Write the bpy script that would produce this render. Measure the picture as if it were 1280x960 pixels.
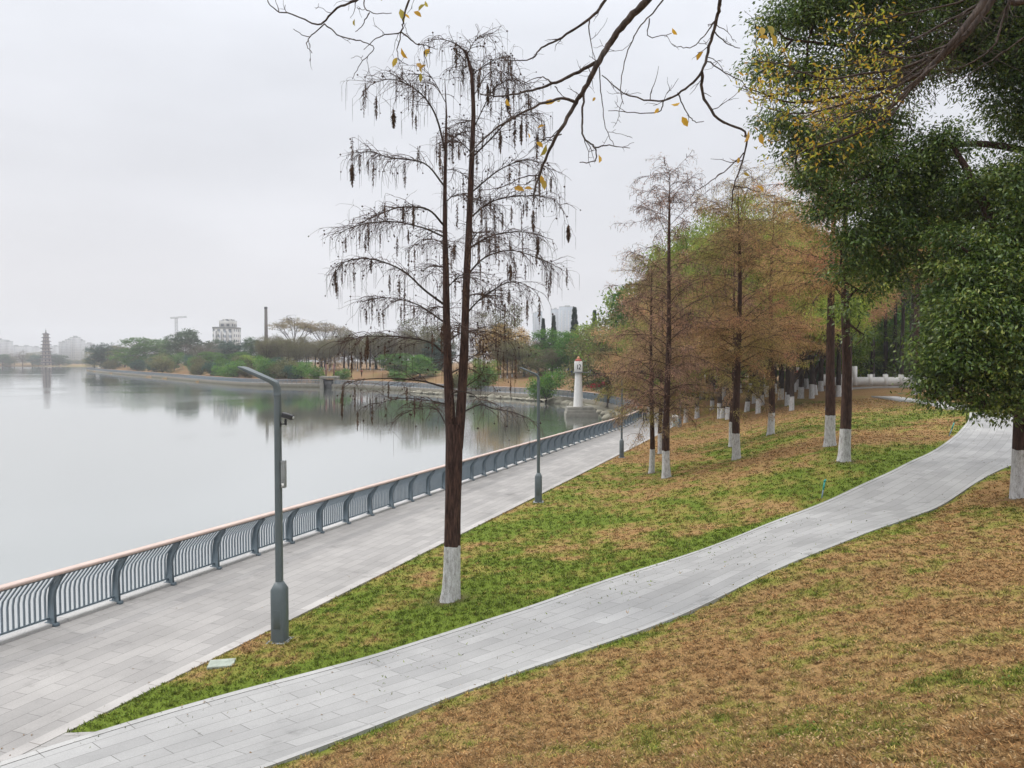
import bpy, math, random
import numpy as np
from mathutils import Vector

for _o in list(bpy.data.objects): bpy.data.objects.remove(_o)
R = math.radians
SC = bpy.context.scene
COL = SC.collection
rng = np.random.default_rng(7)

# ------------------------------------------------------------------ camera
F = 930.0                 # focal length in units of a 1280 pixel wide frame
CZ = 5.2                  # eye height above the near promenade
PITCH = math.atan(30 / F)
cam_d = bpy.data.cameras.new('camera'); cam = bpy.data.objects.new('camera', cam_d); COL.objects.link(cam)
cam.location = (0, 0, CZ); cam.rotation_euler = (math.pi / 2 - PITCH, 0, 0)
cam_d.sensor_width = 36; cam_d.lens = F / 1280 * 36; cam_d.clip_start = 0.1; cam_d.clip_end = 9000
SC.camera = cam
# ------------------------------------------------------------------ light
SUN_EL, SUN_AZ = R(52), R(-60)        # azimuth from +Y, clockwise
W = bpy.data.worlds.new('World'); SC.world = W; W.use_nodes = True
nt = W.node_tree; nt.nodes.clear()
out = nt.nodes.new('ShaderNodeOutputWorld'); bg = nt.nodes.new('ShaderNodeBackground')
sky = nt.nodes.new('ShaderNodeTexSky'); sky.sky_type = 'NISHITA'; sky.sun_disc = False
sky.sun_elevation = SUN_EL; sky.sun_rotation = SUN_AZ; sky.dust_density = 4; sky.air_density = 1.5
tc = nt.nodes.new('ShaderNodeTexCoord')
sep = nt.nodes.new('ShaderNodeSeparateXYZ'); nt.links.new(tc.outputs['Generated'], sep.inputs[0])
ramp = nt.nodes.new('ShaderNodeValToRGB'); nt.links.new(sep.outputs['Z'], ramp.inputs[0])
cr = ramp.color_ramp
cr.elements[0].position = 0.0; cr.elements[0].color = (.70, .70, .735, 1)
cr.elements[1].position = 1.0; cr.elements[1].color = (2.9, 2.93, 3.0, 1)
for p, c in ((.10, (.685, .685, .725, 1)), (.25, (.70, .71, .755, 1)), (.45, (.80, .825, .885, 1)), (.7, (2.0, 2.03, 2.1, 1))):
    e = cr.elements.new(p); e.color = c
mp = nt.nodes.new('ShaderNodeMapping'); mp.inputs['Scale'].default_value = (1, 1, 3.2)
nt.links.new(tc.outputs['Generated'], mp.inputs[0])
nz = nt.nodes.new('ShaderNodeTexNoise'); nz.inputs['Scale'].default_value = 1.9; nz.inputs['Detail'].default_value = 5
nz.inputs['Roughness'].default_value = .5
nt.links.new(mp.outputs[0], nz.inputs[0])
mr = nt.nodes.new('ShaderNodeMapRange'); mr.inputs['From Min'].default_value = .3; mr.inputs['From Max'].default_value = .72
mr.inputs['To Min'].default_value = 9.6; mr.inputs['To Max'].default_value = 11.6
nt.links.new(nz.outputs['Fac'], mr.inputs[0])
vm = nt.nodes.new('ShaderNodeVectorMath'); vm.operation = 'SCALE'
nt.links.new(ramp.outputs[0], vm.inputs[0]); nt.links.new(mr.outputs[0], vm.inputs['Scale'])
mx = nt.nodes.new('ShaderNodeMix'); mx.data_type = 'RGBA'; mx.inputs['Factor'].default_value = .93
nt.links.new(sky.outputs[0], mx.inputs['A']); nt.links.new(vm.outputs[0], mx.inputs['B'])
nt.links.new(mx.outputs['Result'], bg.inputs[0]); bg.inputs[1].default_value = 0.1
nt.links.new(bg.outputs[0], out.inputs[0])
sd = bpy.data.lights.new('sun', 'SUN'); sun = bpy.data.objects.new('sun', sd); COL.objects.link(sun)
sd.energy = 1.5; sd.angle = R(10); sd.color = (1, .965, .91)
sv = Vector((math.sin(SUN_AZ) * math.cos(SUN_EL), math.cos(SUN_AZ) * math.cos(SUN_EL), math.sin(SUN_EL)))
sun.rotation_euler = sv.to_track_quat('Z', 'Y').to_euler(); sun.location = (-20, 20, 60)
SC.view_settings.view_transform = 'Standard'; SC.view_settings.look = 'None'
SC.view_settings.exposure = 0.12; SC.view_settings.gamma = 1.0
SC.render.engine = 'CYCLES'
SC.cycles.max_bounces = 6; SC.cycles.diffuse_bounces = 2; SC.cycles.glossy_bounces = 2
SC.cycles.transmission_bounces = 3; SC.cycles.transparent_max_bounces = 6; SC.cycles.volume_bounces = 0
SC.cycles.caustics_reflective = False; SC.cycles.caustics_refractive = False
SC.cycles.use_denoising = True

def nrmz(v): return v / (np.linalg.norm(v, axis=-1, keepdims=True) + 1e-9)
# ------------------------------------------------------------------ object helpers
def tag(o, label=None, cat=None, group=None, kind=None):
    if label: o['label'] = label
    if cat: o['category'] = cat
    if group: o['group'] = group
    if kind: o['kind'] = kind
    return o

def empty(name, loc, rz=0.0, scale=1.0):
    o = bpy.data.objects.new(name, None); COL.objects.link(o)
    o.location = loc; o.rotation_euler = (0, 0, rz); o.empty_display_size = .3
    o.scale = (scale, scale, scale) if not hasattr(scale, '__len__') else scale
    return o

def copy_tree(o, parent=None):
    c = o.copy(); COL.objects.link(c); c.parent = parent
    for ch in o.children: copy_tree(ch, c)
    return c

class Geo:
    """collects faces with a colour per vertex, links them as one mesh object"""
    def __init__(s): s.v = []; s.f = []; s.c = []; s.uv = []; s.n = 0
    def add(s, v, f, c=(.5, .5, .5), uv=None):
        v = np.asarray(v, float).reshape(-1, 3); f = np.asarray(f, int)
        if f.ndim == 1: f = f.reshape(1, -1)
        c = np.asarray(c, float)
        if c.ndim == 1: c = np.tile(c[:3], (len(v), 1))
        s.v.append(v); s.f.append(f + s.n); s.c.append(c)
        s.uv.append(np.zeros((len(v), 2)) if uv is None else np.asarray(uv, float)); s.n += len(v)
    def box(s, c, size, rz=0.0, col=(.5, .5, .5), taper=1.0):
        x, y, z = [k / 2 for k in size]
        v = np.array([(-x, -y, -z), (x, -y, -z), (x, y, -z), (-x, y, -z), (-x * taper, -y * taper, z), (x * taper, -y * taper, z), (x * taper, y * taper, z), (-x * taper, y * taper, z)])
        ca, sa = math.cos(rz), math.sin(rz)
        v = np.stack([v[:, 0] * ca - v[:, 1] * sa, v[:, 0] * sa + v[:, 1] * ca, v[:, 2]], 1) + np.array(c)
        s.add(v, [(0, 3, 2, 1), (4, 5, 6, 7), (0, 1, 5, 4), (1, 2, 6, 5), (2, 3, 7, 6), (3, 0, 4, 7)], col)
    def sweep(s, pts, prof, up=(0, 0, 1), col=(.5, .5, .5), closed=True, cap=True):
        """prof: list of (side, up) offsets swept along pts, side = horizontal right of travel"""
        pts = np.asarray(pts, float); prof = np.asarray(prof, float); n = len(pts); m = len(prof)
        t = np.gradient(pts, axis=0); t /= np.linalg.norm(t, axis=1)[:, None] + 1e-9
        upv = np.tile(np.array(up, float), (n, 1))
        side = np.cross(t, upv); side /= np.linalg.norm(side, axis=1)[:, None] + 1e-9
        u2 = np.cross(side, t)
        v = pts[:, None, :] + side[:, None, :] * prof[None, :, 0, None] + u2[:, None, :] * prof[None, :, 1, None]
        i = np.arange(n - 1)[:, None]; k = m if closed else m - 1; j = np.arange(k)[None, :]; j2 = (j + 1) % m
        f = np.stack([i * m + j, i * m + j2, (i + 1) * m + j2, (i + 1) * m + j], -1).reshape(-1, 4)
        base = s.n
        s.add(v.reshape(-1, 3), f, col)
        if cap and closed:
            s.f.append(np.array([list(range(m))[::-1]]) + base); s.f.append(np.array([list(range(m))]) + base + (n - 1) * m)
    def tube(s, pts, rad, sides=5, col=(.5, .5, .5), cap=False):
        pts = np.asarray(pts, float); n = len(pts); rad = np.broadcast_to(np.asarray(rad, float), (n,))
        t = np.gradient(pts, axis=0); t /= np.linalg.norm(t, axis=1)[:, None] + 1e-9
        ref = np.array([0., 0., 1.]) if abs(t[:, 2]).mean() < .7 else np.array([1., 0., 0.])
        a = np.cross(t, ref); a /= np.linalg.norm(a, axis=1)[:, None] + 1e-9; b = np.cross(t, a)
        ang = np.arange(sides) / sides * 2 * math.pi
        v = pts[:, None] + rad[:, None, None] * (a[:, None] * np.cos(ang)[None, :, None] + b[:, None] * np.sin(ang)[None, :, None])
        i = np.arange(n - 1)[:, None]; j = np.arange(sides)[None]; j2 = (j + 1) % sides
        f = np.stack([i * sides + j, i * sides + j2, (i + 1) * sides + j2, (i + 1) * sides + j], -1).reshape(-1, 4)
        base = s.n
        if np.ndim(col) == 2: col = np.repeat(np.asarray(col), sides, 0)
        s.add(v.reshape(-1, 3), f, col)
        if cap:
            s.f.append(np.array([list(range(sides))]) + base + (n - 1) * sides); s.f.append(np.array([list(range(sides))[::-1]]) + base)
    def leaves(s, c, d, nrm, L, Wd, col, fold=.15):
        """diamond leaf quads: c base, d direction, nrm normal"""
        c = np.asarray(c, float); N = len(c)
        d = d / (np.linalg.norm(d, axis=1)[:, None] + 1e-9)
        sd_ = np.cross(d, nrm); sd_ /= np.linalg.norm(sd_, axis=1)[:, None] + 1e-9
        up = np.cross(sd_, d)
        L = np.broadcast_to(L, (N,))[:, None]; Wd = np.broadcast_to(Wd, (N,))[:, None]
        mid = c + d * L * .45 + up * L * fold
        v = np.stack([c, mid + sd_ * Wd / 2, c + d * L, mid - sd_ * Wd / 2], 1).reshape(-1, 3)
        f = np.arange(N * 4).reshape(N, 4)
        col = np.repeat(np.broadcast_to(col, (N, 3)), 4, 0)
        s.add(v, f, col)
    def leaves6(s, c, d, nrm, L, Wd, col, fold=.12):
        """rounder leaf of two faces folded along the midrib"""
        c = np.asarray(c, float); N = len(c); d = nrmz(d); sd_ = nrmz(np.cross(d, nrm)); up = np.cross(sd_, d); L = np.broadcast_to(L, (N,))[:, None]; W_ = np.broadcast_to(Wd, (N,))[:, None] / 2
        P = [c, c + d * L * .35 + sd_ * W_ * .85 + up * L * fold, c + d * L * .7 + sd_ * W_ * .8 + up * L * fold, c + d * L, c + d * L * .7 - sd_ * W_ * .8 + up * L * fold, c + d * L * .35 - sd_ * W_ * .85 + up * L * fold]
        i = np.arange(N)[:, None] * 6; s.add(np.stack(P, 1).reshape(-1, 3), np.vstack([i + [0, 1, 2, 3], i + [0, 3, 4, 5]]), np.repeat(np.broadcast_to(col, (N, 3)), 6, 0))
    def lathe(s, prof, c=(0, 0, 0), sides=24, col=(.5, .5, .5)):
        prof = np.asarray(prof, float); s.tube([(c[0], c[1], c[2] + z) for r, z in prof], [r for r, z in prof], sides, col) if False else None
        n = len(prof); ang = np.arange(sides) / sides * 2 * math.pi
        v = np.stack([prof[:, 0, None] * np.cos(ang)[None] + c[0], prof[:, 0, None] * np.sin(ang)[None] + c[1], np.repeat(prof[:, 1, None], sides, 1) + c[2]], -1)
        i = np.arange(n - 1)[:, None]; j = np.arange(sides)[None]; j2 = (j + 1) % sides
        f = np.stack([i * sides + j, i * sides + j2, (i + 1) * sides + j2, (i + 1) * sides + j], -1).reshape(-1, 4)
        base = s.n; s.add(v.reshape(-1, 3), f, col)
        s.f.append(np.array([list(range(sides))]) + base + (n - 1) * sides)
    def build(s, name, mat, parent=None, smooth=False, loc=None, bevel=0):
        me = bpy.data.meshes.new(name)
        V = np.concatenate(s.v); C_ = np.concatenate(s.c); U = np.concatenate(s.uv)
        sizes = np.concatenate([np.full(len(f), f.shape[1]) for f in s.f]); idx = np.concatenate([f.ravel() for f in s.f])
        if loc is not None: V = V - np.array(loc)
        me.vertices.add(len(V)); me.vertices.foreach_set('co', V.astype(np.float32).ravel())
        me.loops.add(len(idx)); me.loops.foreach_set('vertex_index', idx.astype(np.int32))
        me.polygons.add(len(sizes)); st = np.concatenate([[0], np.cumsum(sizes)[:-1]])
        me.polygons.foreach_set('loop_start', st.astype(np.int32)); me.polygons.foreach_set('loop_total', sizes.astype(np.int32))
        if smooth: me.polygons.foreach_set('use_smooth', np.ones(len(sizes), bool))
        at = me.attributes.new('Col', 'FLOAT_COLOR', 'POINT')
        at.data.foreach_set('color', np.concatenate([C_, np.ones((len(C_), 1))], 1).astype(np.float32).ravel())
        if np.abs(U).max() > 0:
            uv = me.uv_layers.new(name='UVMap'); uv.data.foreach_set('uv', U[idx].astype(np.float32).ravel())
        me.update(calc_edges=True); me.validate()
        me.materials.append(mat)
        o = bpy.data.objects.new(name, me); COL.objects.link(o); o.parent = parent
        if loc is not None: o.location = loc
        if bevel:
            b = o.modifiers.new('bevel', 'BEVEL'); b.width = bevel; b.segments = 2; b.limit_method = 'ANGLE'
        return o

# ------------------------------------------------------------------ noise
class VN:
    def __init__(s, seed, n=256): s.n = n; s.g = np.random.default_rng(seed).random((n, n))
    def at(s, x, y):
        xi = np.floor(x).astype(int); yi = np.floor(y).astype(int); fx = x - xi; fy = y - yi
        fx = fx * fx * (3 - 2 * fx); fy = fy * fy * (3 - 2 * fy); n = s.n
        g = s.g; a = g[xi % n, yi % n]; b = g[(xi + 1) % n, yi % n]; c = g[xi % n, (yi + 1) % n]; d = g[(xi + 1) % n, (yi + 1) % n]
        return (a * (1 - fx) + b * fx) * (1 - fy) + (c * (1 - fx) + d * fx) * fy
    def fbm(s, x, y, o=4):
        r = 0; A = 1; T = 0
        for k in range(o): r = r + A * s.at(x * 2 ** k + 17.3 * k, y * 2 ** k + 5.1 * k); T += A; A *= .55
        return r / T
N1, N2, N3 = VN(1), VN(2), VN(3)
def sstep(a, b, x):
    t = np.clip((x - a) / (b - a), 0, 1); return t * t * (3 - 2 * t)

# ------------------------------------------------------------------ materials
def newmat(name):
    m = bpy.data.materials.new(name); m.use_nodes = True
    n = m.node_tree.nodes; b = n['Principled BSDF']; return m, m.node_tree, b
def node(nt, t, **kw):
    n = nt.nodes.new(t)
    for k, v in kw.items():
        if k in n.inputs: n.inputs[k].default_value = v
        else: setattr(n, k, v)
    return n
def mat_plain(name, col, rough=.6, metal=0, vary=.12, scale=6, bump=.0, bscale=60, spec=.5, grime=None):
    m, t, b = newmat(name)
    tc = node(t, 'ShaderNodeTexCoord'); nz = node(t, 'ShaderNodeTexNoise', Scale=scale, Detail=6.0, Roughness=.62)
    t.links.new(tc.outputs['Object'], nz.inputs[0])
    r = node(t, 'ShaderNodeValToRGB'); t.links.new(nz.outputs['Fac'], r.inputs[0])
    c = np.array(col); r.color_ramp.elements[0].position = .3; r.color_ramp.elements[1].position = .7
    r.color_ramp.elements[0].color = (*(c * (1 - vary) if grime is None else np.array(grime)), 1); r.color_ramp.elements[1].color = (*np.minimum(c * (1 + vary), .9), 1)
    t.links.new(r.outputs[0], b.inputs['Base Color'])
    b.inputs['Roughness'].default_value = rough; b.inputs['Metallic'].default_value = metal
    b.inputs['Specular IOR Level'].default_value = spec
    if bump:
        n2 = node(t, 'ShaderNodeTexNoise', Scale=bscale, Detail=4.0); t.links.new(tc.outputs['Object'], n2.inputs[0])
        bp = node(t, 'ShaderNodeBump', Strength=bump, Distance=.02); t.links.new(n2.outputs['Fac'], bp.inputs['Height']); t.links.new(bp.outputs[0], b.inputs['Normal'])
    return m
def mat_leaf(name, trans=.35, rough=.5, spec=.35, vary=.25):
    """colour from the mesh's own leaf colours, varied a little tree by tree"""
    m, t, b = newmat(name)
    a = node(t, 'ShaderNodeVertexColor', layer_name='Col'); oi = node(t, 'ShaderNodeObjectInfo')
    mr = node(t, 'ShaderNodeMapRange'); mr.inputs['To Min'].default_value = 1 - vary; mr.inputs['To Max'].default_value = 1 + vary
    t.links.new(oi.outputs['Random'], mr.inputs[0])
    v = node(t, 'ShaderNodeVectorMath', operation='SCALE'); t.links.new(a.outputs[0], v.inputs[0]); t.links.new(mr.outputs[0], v.inputs['Scale'])
    t.links.new(v.outputs[0], b.inputs['Base Color']); b.inputs['Roughness'].default_value = rough; b.inputs['Specular IOR Level'].default_value = spec
    if trans:
        tr = node(t, 'ShaderNodeBsdfTranslucent'); t.links.new(v.outputs[0], tr.inputs[0])
        ms = node(t, 'ShaderNodeMixShader'); ms.inputs[0].default_value = trans
        t.links.new(b.outputs[0], ms.inputs[1]); t.links.new(tr.outputs[0], ms.inputs[2])
        t.links.new(ms.outputs[0], t.nodes['Material Output'].inputs[0])
    return m
def mat_bark(name, dark=(.035, .022, .018), light=(.10, .065, .05), white_to=None, scale=9.0):
    """furrowed bark; white_to = height up to which the trunk is limewashed"""
    m, t, b = newmat(name)
    tc = node(t, 'ShaderNodeTexCoord'); mp = node(t, 'ShaderNodeMapping'); mp.inputs['Scale'].default_value = (1, 1, .14)
    t.links.new(tc.outputs['Object'], mp.inputs[0])
    nz = node(t, 'ShaderNodeTexNoise', Scale=scale * 3, Detail=6.0, Roughness=.65); t.links.new(mp.outputs[0], nz.inputs[0])
    r = node(t, 'ShaderNodeValToRGB'); t.links.new(nz.outputs['Fac'], r.inputs[0])
    r.color_ramp.elements[0].position = .38; r.color_ramp.elements[1].position = .68
    r.color_ramp.elements[0].color = (*dark, 1); r.color_ramp.elements[1].color = (*light, 1)
    bp = node(t, 'ShaderNodeBump', Strength=.8, Distance=.03); t.links.new(nz.outputs['Fac'], bp.inputs['Height']); t.links.new(bp.outputs[0], b.inputs['Normal'])
    b.inputs['Roughness'].default_value = .85; b.inputs['Specular IOR Level'].default_value = .2
    src = r.outputs[0]
    if white_to:
        n2 = node(t, 'ShaderNodeTexNoise', Scale=5.0, Detail=3.0); t.links.new(tc.outputs['Object'], n2.inputs[0])
        sp = node(t, 'ShaderNodeSeparateXYZ'); t.links.new(tc.outputs['Object'], sp.inputs[0])
        ad = node(t, 'ShaderNodeMath', operation='MULTIPLY_ADD'); t.links.new(n2.outputs['Fac'], ad.inputs[0]); ad.inputs[1].default_value = .1
        t.links.new(sp.outputs['Z'], ad.inputs[2])
        lt = node(t, 'ShaderNodeMath', operation='LESS_THAN'); t.links.new(ad.outputs[0], lt.inputs[0]); lt.inputs[1].default_value = white_to + .05
        # limewash worn through along the furrows, splashed with soil at the foot
        n3 = node(t, 'ShaderNodeTexNoise', Scale=17.0, Detail=9.0, Roughness=.8)
        mp3 = node(t, 'ShaderNodeMapping'); mp3.inputs['Scale'].default_value = (1, 1, .35); t.links.new(tc.outputs['Object'], mp3.inputs[0]); t.links.new(mp3.outputs[0], n3.inputs[0])
        r3 = node(t, 'ShaderNodeValToRGB'); t.links.new(n3.outputs['Fac'], r3.inputs[0])
        e = r3.color_ramp.elements; e[0].position = .34; e[0].color = (.16, .14, .13, 1); e[1].position = .60; e[1].color = (.62, .62, .62, 1)
        e2 = e.new(.46); e2.color = (.44, .43, .42, 1)
        n4 = node(t, 'ShaderNodeTexNoise', Scale=60.0, Detail=3.0, Roughness=.6); t.links.new(tc.outputs['Object'], n4.inputs[0])
        mr4 = node(t, 'ShaderNodeMapRange'); mr4.inputs['From Min'].default_value = .3; mr4.inputs['From Max'].default_value = .7; mr4.inputs['To Min'].default_value = .72; mr4.inputs['To Max'].default_value = 1.1; t.links.new(n4.outputs['Fac'], mr4.inputs[0])
        vs = node(t, 'ShaderNodeVectorMath', operation='SCALE'); t.links.new(r3.outputs[0], vs.inputs[0]); t.links.new(mr4.outputs[0], vs.inputs['Scale'])
        mx = node(t, 'ShaderNodeMix', data_type='RGBA'); t.links.new(lt.outputs[0], mx.inputs['Factor'])
        t.links.new(src, mx.inputs['A']); t.links.new(vs.outputs[0], mx.inputs['B']); src = mx.outputs['Result']
    t.links.new(src, b.inputs['Base Color'])
    return m
def mat_paving(name, c1, c2, mortar, bw, bh, mort=.006, stain=.25, offs=.5):
    m, t, b = newmat(name)
    tc = node(t, 'ShaderNodeTexCoord')
    br = node(t, 'ShaderNodeTexBrick'); br.offset = offs; br.inputs['Scale'].default_value = 1.0
    br.inputs['Brick Width'].default_value = bw; br.inputs['Row Height'].default_value = bh; br.inputs['Mortar Size'].default_value = mort
    br.inputs['Mortar Smooth'].default_value = .3; br.inputs['Bias'].default_value = -.1
    br.inputs['Color1'].default_value = (*c1, 1); br.inputs['Color2'].default_value = (*c2, 1); br.inputs['Mortar'].default_value = (*mortar, 1)
    t.links.new(tc.outputs['UV'], br.inputs['Vector'])
    n1 = node(t, 'ShaderNodeTexNoise', Scale=.55, Detail=7.0, Roughness=.6); t.links.new(tc.outputs['Object'], n1.inputs[0])
    m1 = node(t, 'ShaderNodeMapRange'); m1.inputs['From Min'].default_value = .3; m1.inputs['From Max'].default_value = .7
    m1.inputs['To Min'].default_value = 1 - stain; m1.inputs['To Max'].default_value = 1.08; t.links.new(n1.outputs['Fac'], m1.inputs[0])
    n2 = node(t, 'ShaderNodeTexNoise', Scale=45.0, Detail=4.0, Roughness=.7); t.links.new(tc.outputs['Object'], n2.inputs[0])
    m2 = node(t, 'ShaderNodeMapRange'); m2.inputs['From Min'].default_value = .3; m2.inputs['From Max'].default_value = .7
    m2.inputs['To Min'].default_value = .88; m2.inputs['To Max'].default_value = 1.1; t.links.new(n2.outputs['Fac'], m2.inputs[0])
    mm = node(t, 'ShaderNodeMath', operation='MULTIPLY'); t.links.new(m1.outputs[0], mm.inputs[0]); t.links.new(m2.outputs[0], mm.inputs[1])
    v = node(t, 'ShaderNodeVectorMath', operation='SCALE'); t.links.new(br.outputs['Color'], v.inputs[0])
    n5 = node(t, 'ShaderNodeTexNoise', Scale=.9, Detail=8.0, Roughness=.68); mp5 = node(t, 'ShaderNodeMapping'); mp5.inputs['Location'].default_value = (3.7, 9.1, 0); t.links.new(tc.outputs['Object'], mp5.inputs[0]); t.links.new(mp5.outputs[0], n5.inputs[0])
    m5 = node(t, 'ShaderNodeMapRange'); m5.inputs['From Min'].default_value = .60; m5.inputs['From Max'].default_value = .72; m5.inputs['To Min'].default_value = 1.0; m5.inputs['To Max'].default_value = .62; t.links.new(n5.outputs['Fac'], m5.inputs[0])
    m6 = node(t, 'ShaderNodeMath', operation='MULTIPLY'); t.links.new(mm.outputs[0], m6.inputs[0]); t.links.new(m5.outputs[0], m6.inputs[1]); t.links.new(m6.outputs[0], v.inputs['Scale'])
    t.links.new(v.outputs[0], b.inputs['Base Color']); b.inputs['Roughness'].default_value = .75; b.inputs['Specular IOR Level'].default_value = .3
    bp = node(t, 'ShaderNodeBump', Strength=.35, Distance=.01); t.links.new(br.outputs['Fac'], bp.inputs['Height']); bp.invert = True
    t.links.new(bp.outputs[0], b.inputs['Normal'])
    return m

# ------------------------------------------------------------------ the shoreline and the shape of the land
def catmull(pts, n=8):
    p = np.array(pts, float); p = np.vstack([2 * p[0] - p[1], p, 2 * p[-1] - p[-2]]); o = []
    for i in range(1, len(p) - 2):
        for k in range(n):
            t = k / n; o.append(.5 * ((2 * p[i]) + (-p[i - 1] + p[i + 1]) * t + (2 * p[i - 1] - 5 * p[i] + 4 * p[i + 1] - p[i + 2]) * t * t + (-p[i - 1] + 3 * p[i] - 3 * p[i + 1] + p[i + 2]) * t ** 3))
    o.append(p[-2]); return np.array(o)
_curve = catmull([(2.0, 45.5), (5.6, 55.5), (9.2, 65.5), (12.2, 74.5), (14.2, 84), (14.4, 94), (13.3, 107), (11.2, 117), (7.2, 126), (1.5, 135), (-4, 142), (-14, 154), (-23, 166), (-34, 180), (-48, 190), (-62, 195), (-80, 211), (-137, 290), (-210, 390), (-292, 510), (-310, 560)], 6)
SHORE = np.vstack([[(-25.4, -30.0), (2.0 - .36 * 6, 39.5)], _curve, [(-290, 600), (-60, 800), (300, 1000), (900, 1050), (2400, 1100)]])
def shore_sd(X, Y):
    X = np.asarray(X, float); Y = np.asarray(Y, float); sh = X.shape; P = np.stack([X.ravel(), Y.ravel()], 1)
    best = np.full(len(P), 1e18); sg = np.zeros(len(P))
    for a, b in zip(SHORE[:-1], SHORE[1:]):
        d = b - a; L2 = d @ d; t = np.clip(((P - a) @ d) / L2, 0, 1); q = P - a - t[:, None] * d
        ds = (q ** 2).sum(1); cr_ = d[1] * (P[:, 0] - a[0]) - d[0] * (P[:, 1] - a[1])
        m = ds < best - 1e-9; best[m] = ds[m]; sg[m] = np.sign(cr_[m])
    return (np.sqrt(best) * np.where(sg == 0, 1, sg)).reshape(sh)
WATER = -1.8
def prom_z(Y): return -0.0173 * (np.clip(Y, -5, 68) - 13)
def pix_dir(x, y):
    d = np.array([x - 640.0, F * math.cos(PITCH) + (480 - y) * math.sin(PITCH), -F * math.sin(PITCH) + (480 - y) * math.cos(PITCH)])
    return d / d[1]
def at_z(x, y, z): d = pix_dir(x, y); return np.array([0, 0, CZ]) + d * ((z - CZ) / d[2])
def at_d(x, y, Y): return np.array([0, 0, CZ]) + pix_dir(x, y) * Y
_gs = np.array([0, 4.4, 6.9, 8.8, 11.7, 13.5, 15.5, 20, 26, 60, 400, 3000]); _gz = np.array([0, 0, .1, .35, .95, 1.5, 1.95, 2.5, 2.95, 3.3, 4, 6])
def base_h(X, Y, s): return prom_z(Y) + np.interp(s, _gs, _gz)
_ctl = [(80, 925, .0), (380, 845, .06), (420, 920, .3), (560, 790, .22), (560, 872, .45), (750, 728, .5), (850, 770, .72), (1030, 628, 1.1), (1150, 638, 1.2),
        (1160, 570, 1.72), (1280, 570, 1.9), (1205, 527, 2.05), (1270, 530, 2.2), (1145, 493, 2.0), (560, 755, .08), (833, 597, 0.0), (921, 573, .57), (963, 543, 1.1),
        (1037, 557, 1.7), (1055, 577, 1.58), (1275, 622, 1.8), (1280, 760, 2.1), (640, 960, 1.25), (1000, 880, 1.9), (1280, 960, 2.9), (350, 800, .02), (672, 628, -.2), (908, 522, .15), (945, 508, .7), (877, 499, .7)]
_cp = [at_z(*c) for c in _ctl] + [np.array(q, float) for q in ((0, 0, 3.5), (5, 2, 3.4), (-5, 0, 2.0), (9, 5, 3.0), (12, 10, 2.4), (-3, 3, 2.1), (0, -10, 4.0), (15, -5, 3.8), (20, 12, 2.7), (-4, 7, .75))]
_cp = np.array(_cp)
_cs = shore_sd(_cp[:, 0], _cp[:, 1]); _res = _cp[:, 2] - base_h(_cp[:, 0], _cp[:, 1], _cs)
def _phi(r): return np.exp(-(r / 7.0) ** 1.5)
_A = _phi(np.linalg.norm(_cp[:, None, :2] - _cp[None, :, :2], axis=-1)) + np.eye(len(_cp)) * .04
_w = np.linalg.solve(_A, _res)
def land_h(X, Y, s=None):
    X = np.asarray(X, float); Y = np.asarray(Y, float)
    if s is None: s = shore_sd(X, Y)
    h = base_h(X, Y, s)
    near = (np.hypot(X, Y) < 140)
    if near.any():
        xs = X[near]; ys = Y[near]; r = 0
        for p, w in zip(_cp, _w): r = r + w * _phi(np.hypot(xs - p[0], ys - p[1]))
        r = r * sstep(4.5, 7.5, s[near])
        h[near] = h[near] + r
    h = h + (N1.fbm(X * .35, Y * .35, 3) - .5) * .10 * sstep(5, 8, s)
    return h
def full_h(X, Y):
    s = shore_sd(X, Y); h = land_h(X, Y, s) - .12 * (1 - sstep(4.2, 4.5, s)) * (s > 0)
    h = np.where(s < 1.2, -3.2, h)
    far = (((Y > 830) & (X < -455)) | (Y > 985)) & (s < 0)
    h = np.where(far, -.6, h)
    return h, s
def ground_hits(pix):
    """where the line of sight through each pixel first meets the land"""
    t = np.concatenate([np.arange(2, 60, .05), np.geomspace(60, 700, 900)]); out_ = []
    for x, y in pix:
        d = pix_dir(x, y); X = d[0] * t; Y = d[1] * t; Z = CZ + d[2] * t
        h = land_h(X, Y); m = np.where((Z < h) & (shore_sd(X, Y) > 0))[0]
        i = m[0] if len(m) else len(t) - 1
        out_.append((X[i], Y[i], h[i]))
    return np.array(out_)
def gh(x, y): return ground_hits([(x, y)])[0]
def ghz(X, Y): return float(land_h(np.array([float(X)]), np.array([float(Y)]))[0])

# walkway up the slope: its two edges
_pl = [(-260, 1045), (-160, 1015), (-70, 982), (10, 948), (80, 922), (180, 893), (380, 845), (560, 790), (750, 728), (900, 680), (1030, 628), (1100, 597), (1160, 568), (1192, 547), (1210, 527), (1212, 515)]
_pr = [(-130, 1160), (-30, 1105), (60, 1060), (180, 1000), (300, 960), (420, 920), (560, 872), (700, 825), (850, 770), (1000, 707), (1100, 662), (1200, 617), (1290, 574), (1345, 550), (1375, 532), (1385, 518)]
def resample(p, n):
    p = np.asarray(p); d = np.concatenate([[0], np.cumsum(np.linalg.norm(np.diff(p[:, :2], axis=0), axis=1))]); q = np.linspace(0, d[-1], n)
    return np.stack([np.interp(q, d, p[:, k]) for k in range(p.shape[1])], 1)
_L = ground_hits(_pl)[:, :2]; _Rr = ground_hits(_pr)[:, :2]
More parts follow.
